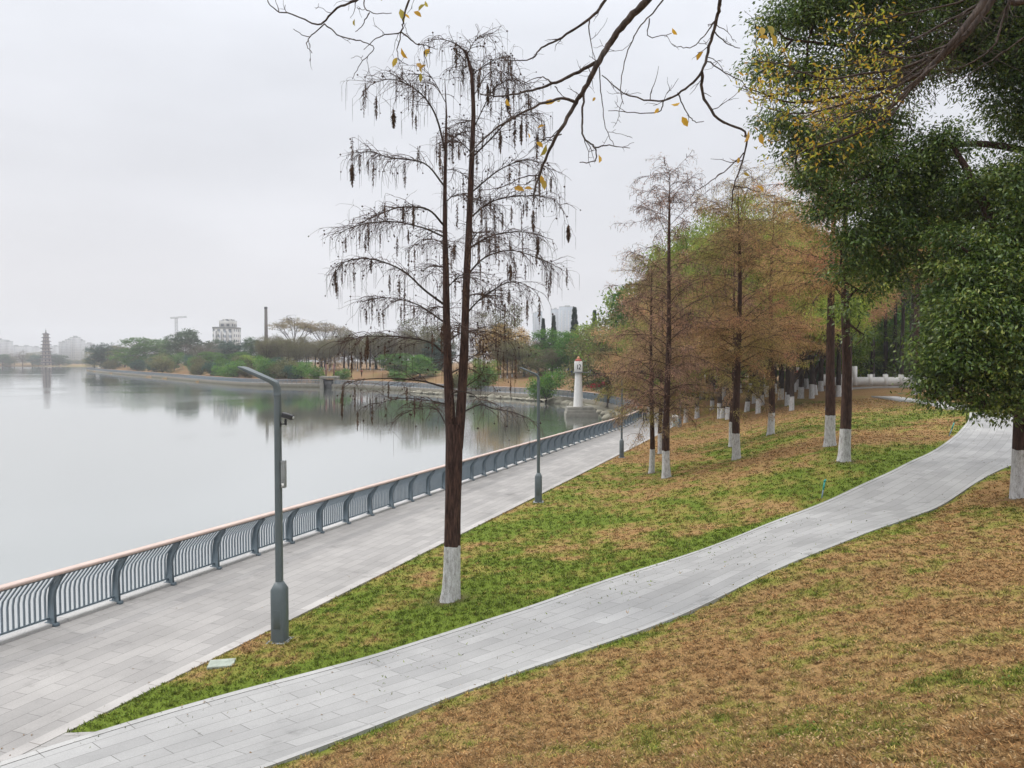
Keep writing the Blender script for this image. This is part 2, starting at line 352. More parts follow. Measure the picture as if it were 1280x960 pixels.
# ------------------------------------------------------------------ path centre line
NP = 260
def smooth(p, k=9):
    q = np.vstack([np.repeat(p[:1], k, 0), p, np.repeat(p[-1:], k, 0)]); w = np.ones(2 * k + 1) / (2 * k + 1)
    return np.stack([np.convolve(q[:, j], w, 'valid') for j in range(p.shape[1])], 1)
PL = resample(catmull(_L, 8), NP); PR = resample(catmull(_Rr, 8), NP)
_far = np.array([(30.5, 46.5), (31.5, 50), (31, 53.5), (28.8, 55.8)]);
PL = smooth(PL, 14); PR = smooth(PR, 22)
PC = (PL + PR) / 2; PHW = np.linalg.norm(PL - PR, axis=1) / 2
def path_off(X, Y):
    """distance outside the walkway's edge (negative on it)"""
    X = np.asarray(X); sh = X.shape; x = X.ravel(); y = np.asarray(Y).ravel(); best = np.full(len(x), 1e9)
    for i in range(0, NP):
        # distance to the cross segment, so the strip has its true edges
        a = PL[i]; b = PR[i]; d = b - a; t = np.clip(((x - a[0]) * d[0] + (y - a[1]) * d[1]) / (d @ d), 0, 1)
        r = np.hypot(x - a[0] - t * d[0], y - a[1] - t * d[1]); best = np.minimum(best, r)
    return best.reshape(sh)

def dryness(X, Y, s, po):
    """0 = green grass, 1 = straw; where the lawn itself is dead or alive"""
    n = N2.fbm(X * .22 + Y * .1, Y * .30 - X * .12, 4); n2 = N3.fbm(X * 1.5, Y * 1.5, 4); n3 = N1.fbm(X * 5, Y * 5, 2)
    # which side of the walkway
    i = np.zeros(X.shape)
    right = ((X - np.interp(Y, PC[:, 1], PC[:, 0])) > 0) | (Y < 7)
    d = np.where(right, .78, .36)
    d = d + (n - .5) * np.where(right, .55, 1.35) + (n2 - .5) * 1.0 + (n3 - .5) * .55
    d = d + np.where(~right, .42 * sstep(24, 34, Y) - .34 * np.exp(-((Y - 38 - (X - 15) * .45) / 3.0) ** 2), 0)
    d = d - .55 * np.exp(-np.maximum(po, 0) / .3) * (.4 + 1.2 * n2)
    band = np.exp(-((Y - 46 - (X - 25) * .3) / 5.0) ** 2) * (X > 10); d = d - .5 * band * (n > .4)
    return np.clip(d, 0, 1)
GREEN = np.array([.120, .165, .022]); OLIVE = np.array([.215, .195, .045]); STRAW = np.array([.310, .195, .082]); RUST = np.array([.215, .112, .046])
_tb = ground_hits([(560, 752), (833, 597), (814, 591), (826, 567), (921, 574), (915, 558), (963, 543), (1037, 557), (1055, 577), (1278, 622), (350, 803), (672, 628), (777, 572)])
def soil_ring(X, Y):
    """bare trodden soil round the foot of each trunk"""
    r = 0
    for k, p in enumerate(_tb): r = np.maximum(r, np.exp(-(np.hypot(X - p[0], Y - p[1]) / (.48 if k < 10 else .2)) ** 2.5) * np.clip(.4 + 1.1 * N3.fbm(X * 3, Y * 3, 2), 0, 1))
    return np.clip(r, 0, 1)
def grass_col(d, r):
    a = GREEN + (OLIVE - GREEN) * sstep(.15, .5, d)[..., None]
    b = a + (STRAW - a) * sstep(.42, .75, d)[..., None]
    return b + (RUST - b) * (sstep(.62, 1., d) * r)[..., None]

# ------------------------------------------------------------------ terrain
def axis(bounds):
    o = [bounds[0][0]]
    for a, b, st in bounds:
        n = max(1, int(round((b - a) / st))); o += list(a + (b - a) * (np.arange(1, n + 1) / n))
    return np.array(o)
ax = axis([(-2500, -400, 70), (-400, -100, 6), (-100, -30, 2.5), (-30, -12, 1), (-12, 16, .14), (16, 34, .4), (34, 70, 1.2), (70, 200, 5), (200, 2500, 70)])
ay = axis([(-60, -5, 5), (-5, 2, .5), (2, 24, .14), (24, 60, .4), (60, 150, 1.5), (150, 260, 4), (260, 700, 12), (700, 1100, 25), (1100, 2900, 90)])
GX, GY = np.meshgrid(ax, ay); Hh, Ss = full_h(GX, GY)
near = (np.abs(GX) < 60) & (GY < 80) & (GY > -10)
PO = np.full(GX.shape, 50.); PO[near] = path_off(GX[near], GY[near])
bump = (N3.fbm(GX * 2.2, GY * 2.2, 4) - .5) * .07 * near * (Ss > 4.6) * sstep(0, .3, PO)
Hh = Hh - .16 * ((GY < 10.1) & (GX < np.interp(GY, PL[:, 1], PL[:, 0]) + .1) & (GY > 0) & (Ss > 0)) + bump - .05 * (PO < .03) + .02 * (PO > .10) * (PO < 3)
DR = dryness(GX, GY, Ss, PO)
gc = grass_col(DR, N1.fbm(GX * .8, GY * .8, 3))
soil = ((Ss > 0) & (GY > 75))[..., None] * (np.hypot(GX, GY) > 90)[..., None]
_sr = soil_ring(GX, GY)[..., None]; gc = gc * (1 - _sr) + np.array([.085, .058, .036]) * _sr
_fd = sstep(36, 62, np.hypot(GX, GY))[..., None]; gc = gc * (1 - _fd) + (gc * .55 + np.array([.19, .105, .05]) * .32) * _fd
gc = np.where(soil, gc * .5 + np.array([.17, .105, .06]) * .5, gc)
ny, nx = GX.shape
t = Geo(); ii = np.arange(ny - 1)[:, None] * nx + np.arange(nx - 1)[None]
t.add(np.stack([GX, GY, Hh], -1).reshape(-1, 3), np.stack([ii, ii + 1, ii + nx + 1, ii + nx], -1).reshape(-1, 4), gc.reshape(-1, 3))
m, T, b = newmat('lawn')
a = node(T, 'ShaderNodeVertexColor', layer_name='Col'); tc = node(T, 'ShaderNodeTexCoord')
n1 = node(T, 'ShaderNodeTexNoise', Scale=38.0, Detail=5.0, Roughness=.75); T.links.new(tc.outputs['Object'], n1.inputs[0])
mr_ = node(T, 'ShaderNodeMapRange'); mr_.inputs['From Min'].default_value = .3; mr_.inputs['From Max'].default_value = .7; mr_.inputs['To Min'].default_value = .45; mr_.inputs['To Max'].default_value = 1.35
T.links.new(n1.outputs['Fac'], mr_.inputs[0])
v = node(T, 'ShaderNodeVectorMath', operation='SCALE'); T.links.new(a.outputs[0], v.inputs[0]); T.links.new(mr_.outputs[0], v.inputs['Scale'])
T.links.new(v.outputs[0], b.inputs['Base Color']); b.inputs['Roughness'].default_value = .95; b.inputs['Specular IOR Level'].default_value = .1
bp = node(T, 'ShaderNodeBump', Strength=.7, Distance=.03); T.links.new(n1.outputs['Fac'], bp.inputs['Height']); T.links.new(bp.outputs[0], b.inputs['Normal'])
tag(t.build('ground', m, smooth=True), kind='structure')

# water
w = Geo(); w.add([(-2500, -60, WATER), (2500, -60, WATER), (2500, 2900, WATER), (-2500, 2900, WATER)], (0, 1, 2, 3))
m, T, b = newmat('lake_water')
b.inputs['Base Color'].default_value = (.115, .135, .115, 1); b.inputs['Roughness'].default_value = .4; b.inputs['IOR'].default_value = 1.33
b.inputs['Specular IOR Level'].default_value = .5
tc = node(T, 'ShaderNodeTexCoord'); mp = node(T, 'ShaderNodeMapping'); mp.inputs['Scale'].default_value = (.5, 1.7, 1); T.links.new(tc.outputs['Object'], mp.inputs[0])
n1 = node(T, 'ShaderNodeTexNoise', Scale=1.5, Detail=5.0, Roughness=.55); T.links.new(mp.outputs[0], n1.inputs[0])
n2 = node(T, 'ShaderNodeTexNoise', Scale=.018, Detail=3.0); T.links.new(tc.outputs['Object'], n2.inputs[0])
mr_ = node(T, 'ShaderNodeMapRange'); mr_.inputs['From Min'].default_value = .48; mr_.inputs['From Max'].default_value = .60; mr_.inputs['To Min'].default_value = .22; mr_.inputs['To Max'].default_value = 1.0; T.links.new(n2.outputs['Fac'], mr_.inputs[0])
bp = node(T, 'ShaderNodeBump', Distance=.014); bp.inputs['Strength'].default_value = .5; T.links.new(n1.outputs['Fac'], bp.inputs['Height']); T.links.new(mr_.outputs[0], bp.inputs['Strength'])
T.links.new(bp.outputs[0], b.inputs['Normal'])
gl_ = node(T, 'ShaderNodeBsdfGlossy'); gl_.inputs['Color'].default_value = (.93, .94, .93, 1); gl_.inputs['Roughness'].default_value = .012; T.links.new(bp.outputs[0], gl_.inputs['Normal'])
fr_ = node(T, 'ShaderNodeFresnel'); fr_.inputs['IOR'].default_value = 1.33; mf = node(T, 'ShaderNodeMapRange'); mf.inputs['To Min'].default_value = .66; mf.inputs['To Max'].default_value = 1.0; T.links.new(fr_.outputs[0], mf.inputs[0])
ms = node(T, 'ShaderNodeMixShader'); T.links.new(mf.outputs[0], ms.inputs[0]); T.links.new(b.outputs[0], ms.inputs[1]); T.links.new(gl_.outputs[0], ms.inputs[2]); T.links.new(ms.outputs[0], T.nodes['Material Output'].inputs[0])
tag(w.build('lake', m), kind='structure')

# ------------------------------------------------------------------ promenade, kerbs, quay wall
def shore_path(st_near=.3, upto=None):
    p = SHORE[:-5] if upto is None else SHORE[:upto]
    d = np.concatenate([[0], np.cumsum(np.linalg.norm(np.diff(p, axis=0), axis=1))]); return p, d
_p, _d = shore_path()
_q = np.concatenate([np.arange(0, 110, .5), np.arange(110, 260, 1.0), np.arange(260, _d[-1], 4)])
SP = np.stack([np.interp(_q, _d, _p[:, 0]), np.interp(_q, _d, _p[:, 1])], 1)
SP = smooth(SP, 3); _tg = np.gradient(SP, axis=0); _tg /= np.linalg.norm(_tg, axis=1)[:, None]; SN = np.stack([_tg[:, 1], -_tg[:, 0]], 1)
SPD = np.concatenate([[0], np.cumsum(np.linalg.norm(np.diff(SP, axis=0), axis=1))]); SZ = prom_z(SP[:, 1])
def sp_at(u):
    """point, landward normal, tangent, level at arc length u along the quay"""
    x = np.interp(u, SPD, SP[:, 0]); y = np.interp(u, SPD, SP[:, 1]); nx_ = np.interp(u, SPD, SN[:, 0]); ny_ = np.interp(u, SPD, SN[:, 1])
    l = math.hypot(nx_, ny_); nx_ /= l; ny_ /= l
    return np.array([x, y]), np.array([nx_, ny_]), np.array([-ny_, nx_]), float(np.interp(u, SPD, SZ))
def ribbon(g, s0, s1, z0, z1, ns=1, uvs=True, lo=0, hi=None, sl=None):
    hi = hi or len(SP); ss = np.linspace(s0, s1, ns + 1) if sl is None else np.array(sl); zz = np.interp(ss, [s0, s1], [z0, z1]) if s0 != s1 else np.array([z0, z1])
    if s0 == s1: ss = np.array([s0, s1])
    P_ = SP[lo:hi]; N_ = SN[lo:hi]; Z_ = SZ[lo:hi]; k = len(ss)
    v = np.concatenate([P_[:, None] + N_[:, None] * ss[None, :, None], (Z_[:, None] + zz[None])[..., None]], -1)
    i = np.arange(len(P_) - 1)[:, None]; j = np.arange(k - 1)[None]
    f = np.stack([i * k + j, i * k + j + 1, (i + 1) * k + j + 1, (i + 1) * k + j], -1).reshape(-1, 4)
    uv = np.stack([np.repeat(SPD[lo:hi, None], k, 1), np.repeat(ss[None], len(P_), 0)], -1).reshape(-1, 2)
    g.add(v.reshape(-1, 3), f, (.5, .5, .5), uv)
g = Geo(); ribbon(g, .28, 4.13, .012, .012, 8)
M_prom = mat_paving('promenade_paving', (.305, .292, .278), (.25, .24, .23), (.12, .11, .105), .9, .3, .005, .22)
tag(g.build('promenade', M_prom), kind='structure')
g = Geo(); ribbon(g, 4.134, 4.35, .018, .018); ribbon(g, 4.35, 4.35, .018, -.12); ribbon(g, 4.134, 4.134, -.1, .018)
M_edge = mat_paving('edge_stone', (.40, .38, .36), (.34, .325, .31), (.16, .14, .12), 1.0, 1.0, .006, .3)
tag(g.build('promenade_edging', M_edge), kind='structure')
g = Geo(); ribbon(g, 0, .26, .06, .06); ribbon(g, .26, .26, .06, -.05)
M_kerb = mat_paving('kerb_stone', (.50, .49, .47), (.44, .43, .42), (.2, .19, .18), 1.5, 2.0, .006, .3)
tag(g.build('quay_kerb', M_kerb), kind='structure')
m, T, b = newmat('quay_wall')
tc = node(T, 'ShaderNodeTexCoord'); n1 = node(T, 'ShaderNodeTexNoise', Scale=1.6, Detail=8.0, Roughness=.65); T.links.new(tc.outputs['Object'], n1.inputs[0])
sp_ = node(T, 'ShaderNodeSeparateXYZ'); T.links.new(tc.outputs['Object'], sp_.inputs[0])
md = node(T, 'ShaderNodeMath', operation='MULTIPLY_ADD'); T.links.new(n1.outputs['Fac'], md.inputs[0]); md.inputs[1].default_value = .9; T.links.new(sp_.outputs['Z'], md.inputs[2])
r = node(T, 'ShaderNodeValToRGB'); mr_ = node(T, 'ShaderNodeMapRange'); mr_.inputs['From Min'].default_value = -1.9; mr_.inputs['From Max'].default_value = 0; T.links.new(md.outputs[0], mr_.inputs[0]); T.links.new(mr_.outputs[0], r.inputs[0])
e = r.color_ramp.elements; e[0].color = (.05, .055, .03, 1); e[0].position = .12; e[1].position = .6; e[1].color = (.25, .23, .19, 1); e2 = e.new(.35); e2.color = (.14, .13, .085, 1)
T.links.new(r.outputs[0], b.inputs['Base Color']); b.inputs['Roughness'].default_value = .85
g = Geo(); ribbon(g, 0, 0, -3.3, .06)
tag(g.build('quay_wall', m), 'long concrete quay wall between the lake water and the promenade', 'quay wall')

# walkway
g = Geo(); ks = 11; fr = np.linspace(0, 1, ks)
E = .14
ud = np.concatenate([[0], np.cumsum(np.linalg.norm(np.diff(PC, axis=0), axis=1))])
def pstrip(g, a, b_, k, lift):
    """a, b_: distances measured from left (+) / right (-) edge"""
    wd = 2 * PHW; dirn = (PR - PL) / wd[:, None]
    sa = (np.full(NP, a) if a >= 0 else wd + a + (1e-3 if a == -1e-9 else 0)); sb = wd + b_ if b_ <= 0 else np.full(NP, b_)
    fr = np.linspace(0, 1, k); S = sa[:, None] + (sb - sa)[:, None] * fr[None]
    P_ = PL[:, None] + dirn[:, None] * S[..., None]
    z = land_h(P_[..., 0], P_[..., 1]) + lift
    z = smooth(z, 5)
    i = np.arange(NP - 1)[:, None]; j = np.arange(k - 1)[None]
    f = np.stack([i * k + j, i * k + j + 1, (i + 1) * k + j + 1, (i + 1) * k + j], -1).reshape(-1, 4)
    uv = np.stack([np.repeat(ud[:, None], k, 1), S], -1).reshape(-1, 2)
    g.add(np.concatenate([P_, z[..., None]], -1).reshape(-1, 3), f, (.5, .5, .5), uv)
    return P_, z
pstrip(g, E, -E, 11, .022)
M_path = mat_paving('walkway_paving', (.315, .312, .305), (.25, .248, .243), (.12, .115, .11), .98, .31, .005, .2)
tag(g.build('walkway', M_path), kind='structure')
g = Geo()
for a, b_ in ((0, E - .006), (-(E - .006), -1e-12)):
    P_, z = pstrip(g, a, b_, 2, .028)
    for k, o_ in ((0, 0), (1, 1)):
        q = np.concatenate([P_[:, k], z[:, k, None]], -1); q2 = q - np.array([0, 0, .2]); n_ = len(q); i = np.arange(n_ - 1)
        g.add(np.vstack([q, q2]), np.stack([i, i + 1, i + 1 + n_, i + n_], 1), (.5, .5, .5), np.stack([np.tile(ud, 2), np.concatenate([np.zeros(n_), np.full(n_, .2)])], 1))
M_we = mat_paving('walkway_kerb', (.35, .345, .335), (.30, .30, .29), (.13, .12, .11), .98, 1.0, .005, .2)
tag(g.build('walkway_kerb', M_we), kind='structure')
# paved apron where the walkway runs into the promenade
_ia = [i for i in range(NP) if PL[i, 1] < 10.2]; _v = []
for i in _ia:
    e_ = np.array([-10.55 + 4.2 / math.cos(.3456) + .36 * (PL[i, 1] - 10.6) + .12, PL[i, 1]]); q_ = PL[i]
    if e_[0] > q_[0]: e_ = q_ - [.02, 0]
    _v += [(*e_, prom_z(e_[1]) + .016), (*(q_ + [.03, 0]), max(prom_z(q_[1]), float(land_h(np.array([q_[0]]), np.array([q_[1]]))[0])) + .018)]
_k = np.arange(len(_ia) - 1) * 2; _v = np.array(_v); g = Geo(); g.add(_v, np.stack([_k, _k + 1, _k + 3, _k + 2], 1), (.5, .5, .5), _v[:, :2] + 50)
tag(g.build('paved_apron', M_prom), kind='structure')
# the far end of the walkway, seen again beyond the rise, leading to the park road
g = Geo(); c0 = [gh(1215, 512)[:2], gh(1180, 504)[:2], gh(1140, 500)[:2], gh(1108, 496)[:2]]
PF = catmull(c0, 8); zf = land_h(PF[:, 0], PF[:, 1])
g.sweep(np.column_stack([PF, zf]), [(-1.3, -.3), (1.3, -.3), (1.3, .05), (-1.3, .05)])
tag(g.build('far_walkway', mat_plain('far_paving', (.36, .355, .345), .8)), kind='structure')

# ------------------------------------------------------------------ railing
M_rail = mat_plain('rail_paint', (.095, .13, .155), .42, 0, .12, 3, grime=None, spec=.5)
M_bal = mat_plain('baluster_paint', (.20, .245, .28), .4, 0, .12, 3, spec=.5)
M_hand = mat_plain('handrail_wood', (.44, .34, .295), .6, 0, .12, 2.5, bump=.2, bscale=25)
rt = empty('railing', (-9, 14, 0)); tag(rt, 'long grey blue railing with bent posts and pinkish handrail along the lake promenade', 'railing')
def strip_pts(u0, u1, st, s, dz):
    us = np.arange(u0, u1, st); o = []
    for u in us:
        p, n, t_, z = sp_at(u); o.append((*(p + n * s), z + dz))
    return np.array(o)
U0 = float(np.interp(8.0, SP[:200, 1], SPD[:200])); UE = SPD[-1] - 5; UB = U0 + 280
ROOT = np.array([-9, 14, 0.])
g = Geo(); hp = np.vstack([strip_pts(U0, U0 + 110, .5, .50, 1.12), strip_pts(U0 + 110, UE, 3, .50, 1.12)])
g.sweep(hp, [(-.10, -.012), (-.085, .03), (.085, .03), (.10, .012), (.10, -.03), (-.10, -.03)])
g.build('handrail', M_hand, rt, loc=ROOT)
g = Geo(); g.sweep(np.vstack([strip_pts(U0, U0 + 110, .5, .46, 1.065), strip_pts(U0 + 110, UE, 3, .46, 1.065)]), [(-.03, -.025), (.03, -.025), (.03, .025), (-.03, .025)])
g.sweep(np.vstack([strip_pts(U0, U0 + 110, .5, .16, .16), strip_pts(U0 + 110, UE, 3, .16, .16)]), [(-.02, -.015), (.02, -.015), (.02, .015), (-.02, .015)])
g.build('cross_rail', M_rail, rt, loc=ROOT)
def post_geo(g, u, wdt=.05):
    p, n, t_, z = sp_at(u)
    prof = [(.10, .06), (.30, .06), (.285, .55), (.32, .72), (.56, 1.09), (.40, 1.09), (.17, .78), (.125, .6)]
    a = np.array([(*(p + n * s_ - t_ * wdt / 2), z + h_) for s_, h_ in prof]); b_ = np.array([(*(p + n * s_ + t_ * wdt / 2), z + h_) for s_, h_ in prof])
    k = len(prof); base = g.n
    g.add(np.vstack([a, b_]), [(i, (i + 1) % k, (i + 1) % k + k, i + k) for i in range(k)], (.5, .5, .5))
    for q in ((0, 1, 2, 7), (7, 2, 3, 6), (6, 3, 4, 5)):
        g.f.append(np.array([q]) + base); g.f.append(np.array([[x + k for x in q[::-1]]]) + base)
    ang = math.atan2(t_[1], t_[0]); c = p + n * .2
    g.box((c[0], c[1], z + .03), (.09, .30, .085), ang)
def bal_geo(g, u, full=True):
    p, n, t_, z = sp_at(u); w = .011; d = .02
    rows = [(.16, .17), (.155, .62), (.19, .76), (.46, 1.05)]
    v = []
    for s_, h_ in rows:
        for a_, b_ in ((-w, -d), (w, -d), (w, d), (-w, d)):
            q = p + n * (s_ + b_) + t_ * a_; v.append((q[0], q[1], z + h_))
    f = [(i * 4 + j, i * 4 + (j + 1) % 4, (i + 1) * 4 + (j + 1) % 4, (i + 1) * 4 + j) for i in range(3) for j in range(4)]
    g.add(v, f)
SPC = 1.5; npost = int((UE - U0) / SPC); rest = Geo(); far = Geo()
for k in range(npost):
    u = U0 + .95 + k * SPC
    if k < 95:
        g = Geo(); post_geo(g, u); p = sp_at(u)[0]; g.build('post', M_rail, rt, loc=ROOT)
        g = Geo()
        for j in range(1, 14): bal_geo(g, u + j * SPC / 14)
        g.build('baluster_panel', M_bal, rt, loc=ROOT)
    elif k < 200:
        post_geo(rest, u, .06)
        for j in range(1, 14): bal_geo(far, u + j * SPC / 14)
    else:
        post_geo(rest, u, .08)
        for j in range(1, 10, 2): bal_geo(far, u + j * SPC / 10)
o = rest.build('post', M_rail, rt, loc=ROOT); tag(o, kind='stuff')
o = far.build('baluster_panel', M_bal, rt, loc=ROOT); tag(o, kind='stuff')
for c in rt.children: c.location = Vector(c.location) - rt.location

# ------------------------------------------------------------------ haze over the lake and the town
hz = Geo(); x0, x1, y0, y1, z0, z1 = -2600, 2600, -80, 3000, -6, 130
hz.add([(x0, y0, z0), (x1, y0, z0), (x1, y1, z0), (x0, y1, z0), (x0, y0, z1), (x1, y0, z1), (x1, y1, z1), (x0, y1, z1)], [(0, 3, 2, 1), (4, 5, 6, 7), (0, 1, 5, 4), (1, 2, 6, 5), (2, 3, 7, 6), (3, 0, 4, 7)])
m = bpy.data.materials.new('haze'); m.use_nodes = True; T = m.node_tree; T.nodes.clear(); mo = T.nodes.new('ShaderNodeOutputMaterial')
pv = T.nodes.new('ShaderNodeVolumePrincipled'); pv.inputs['Color'].default_value = (.97, .98, 1, 1); pv.inputs['Density'].default_value = .00034; pv.inputs['Anisotropy'].default_value = .0
T.links.new(pv.outputs[0], mo.inputs['Volume'])
tag(hz.build('haze', m), kind='stuff')
# ------------------------------------------------------------------ grass
M_grass = mat_leaf('grass_blades', .3, .7, .15, 0)
def sow(n, rmin, rmax, seed, wmul=1.0):
    g_ = np.random.default_rng(seed); u = g_.random(n); r = rmin * (rmax / rmin) ** u; th = R(90) + (g_.random(n) * 2 - 1) * R(46)
    X = r * np.cos(th); Y = r * np.sin(th)
    # blades stand in tufts: most are drawn to a tuft centre, tufts differ in tone
    cs = np.exp(np.round(np.log(.085 + .010 * r) * 3) / 3); cx_ = np.floor(X / cs); cy_ = np.floor(Y / cs); hs = lambda a, b: np.modf(np.abs(np.sin(cx_ * a + cy_ * b + cs * 91.7) * 43758.5453))[0]
    h1, h2, h3, h4 = hs(12.9898, 78.233), hs(39.346, 11.135), hs(73.156, 52.235), hs(26.65, 91.11)
    pull = g_.random(n) < .62; X = np.where(pull, (cx_ + .15 + .7 * h1) * cs + g_.normal(0, .17, n) * cs, X); Y = np.where(pull, (cy_ + .15 + .7 * h2) * cs + g_.normal(0, .17, n) * cs, Y)
    s = shore_sd(X, Y); po = path_off(X, Y)
    k = ((s > 4.36) & (po > .09)) & ~((Y < 10.0) & (X < np.interp(Y, PL[:, 1], PL[:, 0]))); X, Y, s, po, r, h3, h4, pull = X[k], Y[k], s[k], po[k], r[k], h3[k], h4[k], pull[k]
    z = np.zeros(len(X)); ix = np.searchsorted(ax, X) - 1; iy = np.searchsorted(ay, Y) - 1
    fx = (X - ax[ix]) / (ax[ix + 1] - ax[ix]); fy = (Y - ay[iy]) / (ay[iy + 1] - ay[iy])
    z = (Hh[iy, ix] * (1 - fx) + Hh[iy, ix + 1] * fx) * (1 - fy) + (Hh[iy + 1, ix] * (1 - fx) + Hh[iy + 1, ix + 1] * fx) * fy
    d = dryness(X, Y, s, po); N = len(X)
    ang = g_.random(N) * 2 * math.pi; lean = np.where(d > .5, .25 + g_.random(N) * .6, .5 + g_.random(N) * .9)
    dv = np.stack([np.cos(ang), np.sin(ang), lean], 1)
    col = grass_col(np.clip(d + g_.normal(0, .12, N) + (h3 - .5) * .42 * pull, 0, 1), np.clip(g_.random(N) * .6 + h4 * .5, 0, 1)) * ((.40 + 1.35 * g_.random(N) ** 1.5) * np.where(pull, .72 + .62 * h4, .72))[:, None]
    L = (.030 + .036 * g_.random(N)) * np.where(pull, .85 + .5 * h3, .8) * (1 + r * .012) * np.where(d < .3, 1.15, 1) ; Wd = np.maximum(.0055 + .004 * g_.random(N) * (d > .5), .0011 * r) * wmul
    keep = (g_.random(N) < np.where(r > 22, .8, 1)) & (g_.random(N) > soil_ring(X, Y) * 1.1)
    return np.stack([X, Y, z - .004], 1)[keep], dv[keep], L[keep], Wd[keep], col[keep]
g = Geo(); c, dv, L, Wd, col = sow(900000, 3.2, 72, 11)
g.leaves(c, dv, np.tile([0., 0, 1.], (len(c), 1)) + rng.normal(0, .4, (len(c), 3)), L, Wd, col, .12)
tag(g.build('grass', M_grass), kind='stuff')
# broad dead leaves and clover like weeds in the nearest turf
g_ = np.random.default_rng(5); n = 16000; r = 2.6 * (16 / 2.6) ** g_.random(n); th = R(90) + (g_.random(n) * 2 - 1) * R(44)
X = r * np.cos(th); Y = r * np.sin(th); po = path_off(X, Y); k = (shore_sd(X, Y) > 4.6) & (po > .16); X, Y = X[k], Y[k]
X = X; z = land_h(X, Y) + (N3.fbm(X * 2.2, Y * 2.2, 4) - .5) * .07 + .032
n = len(X); a = g_.random(n) * 6.28; dr = dryness(X, Y, shore_sd(X, Y), path_off(X, Y))
c2 = np.where((dr < .42)[:, None], np.array([.075, .15, .03]), np.array([.36, .25, .13])) * (.55 + .8 * g_.random(n))[:, None]
g = Geo(); g.leaves(np.stack([X, Y, z + .012], 1), np.stack([np.cos(a), np.sin(a), g_.normal(.1, .35, n)], 1), np.tile([0, 0, 1.], (n, 1)) + g_.normal(0, .35, (n, 3)), .022 + .022 * g_.random(n), .009 + .008 * g_.random(n), c2, .2)
# a few dropped leaves on the paving
n = 420; i_ = g_.integers(0, NP, n); f_ = np.where(g_.random(n) < .6, g_.random(n) ** 3, 1 - g_.random(n) ** 3); q_ = PL[i_] * (1 - f_[:, None]) + PR[i_] * f_[:, None] + g_.normal(0, .06, (n, 2)); q2 = []
for k in range(260): p_, n_, t_, z_ = sp_at(U0 + 70 * g_.random()); p_ = p_ + n_ * (4.3 - 3.9 * g_.random() ** 2.2); q2.append((p_[0], p_[1], z_ + .016))
c_ = np.vstack([np.column_stack([q_, land_h(q_[:, 0], q_[:, 1]) + .036]), np.array(q2)]); n = len(c_); a = g_.random(n) * 6.28
g.leaves(c_, np.stack([np.cos(a), np.sin(a), g_.normal(.05, .1, n)], 1), np.tile([0, 0, 1.], (n, 1)) + g_.normal(0, .15, (n, 3)), .03 + .025 * g_.random(n), .014 + .01 * g_.random(n), np.array([.20, .12, .05]) * (.4 + g_.random((n, 1))), .15)
tag(g.build('leaf_litter', M_grass), kind='stuff')

# ------------------------------------------------------------------ trees: shared tools
M_bark_w = mat_bark('cypress_bark', (.022, .012, .010), (.095, .052, .038), 1.2)
M_bark_w2 = mat_bark('grove_bark', (.020, .014, .012), (.070, .050, .040), 1.15, 7)
M_bark = mat_bark('dark_bark', (.020, .015, .012), (.075, .058, .045))
M_twig = mat_leaf('twigs', 0, .85, .1, .12)
M_leafg = mat_leaf('evergreen_leaf', .30, .38, .45, 0)
M_leaff = mat_leaf('far_foliage', .35, .6, .2, .22)
M_leafn = mat_leaf('needle_foliage', .4, .7, .1, .16)
def nrmz(v): return v / (np.linalg.norm(v, axis=-1, keepdims=True) + 1e-9)
def branch_path(p0, d0, L, n, droop, wob, r_):
    p = [np.array(p0, float)]; d = np.array(d0, float)
    for i in range(n):
        d = d + r_.normal(0, wob, 3) + np.array([0, 0, -droop / n]); d /= np.linalg.norm(d); p.append(p[-1] + d * L / n)
    return np.array(p)
def trunk_rings(g, pts, rad, sides, seed, rough=.12, flare=0, col=(.5, .5, .5)):
    pts = resample(np.asarray(pts, float), max(14, len(pts) * 5)); n = len(pts)
    rr = np.interp(np.linspace(0, 1, n), np.linspace(0, 1, len(rad)), rad)
    ang = np.arange(sides) / sides * 2 * math.pi; q = np.random.default_rng(seed); ph = q.random(4) * 6.28
    t = np.gradient(pts, axis=0); t = nrmz(t); a = nrmz(np.cross(t, np.array([0, 1., 0.]))); b = np.cross(t, a)
    V = []
    for i in range(n):
        k = 1 + rough * (.5 * np.sin(3 * ang + ph[0] + i * .1) + .35 * np.sin(5 * ang + ph[1] - i * .15) + .3 * np.sin(8 * ang + ph[2]))
        if flare:
            e = math.exp(-max(0, pts[i, 2] - pts[0, 2]) / .22) * flare; k = k + e * (.6 + .7 * np.maximum(0, np.sin(4 * ang + ph[3])))
        V.append(pts[i] + (a[i] * np.cos(ang)[:, None] + b[i] * np.sin(ang)[:, None]) * (rr[i] * k)[:, None])
    i = np.arange(n - 1)[:, None]; j = np.arange(sides)[None]; j2 = (j + 1) % sides
    g.add(np.array(V).reshape(-1, 3), np.stack([i * sides + j, i * sides + j2, (i + 1) * sides + j2, (i + 1) * sides + j], -1).reshape(-1, 4), col)

TW = np.array([.062, .038, .029])
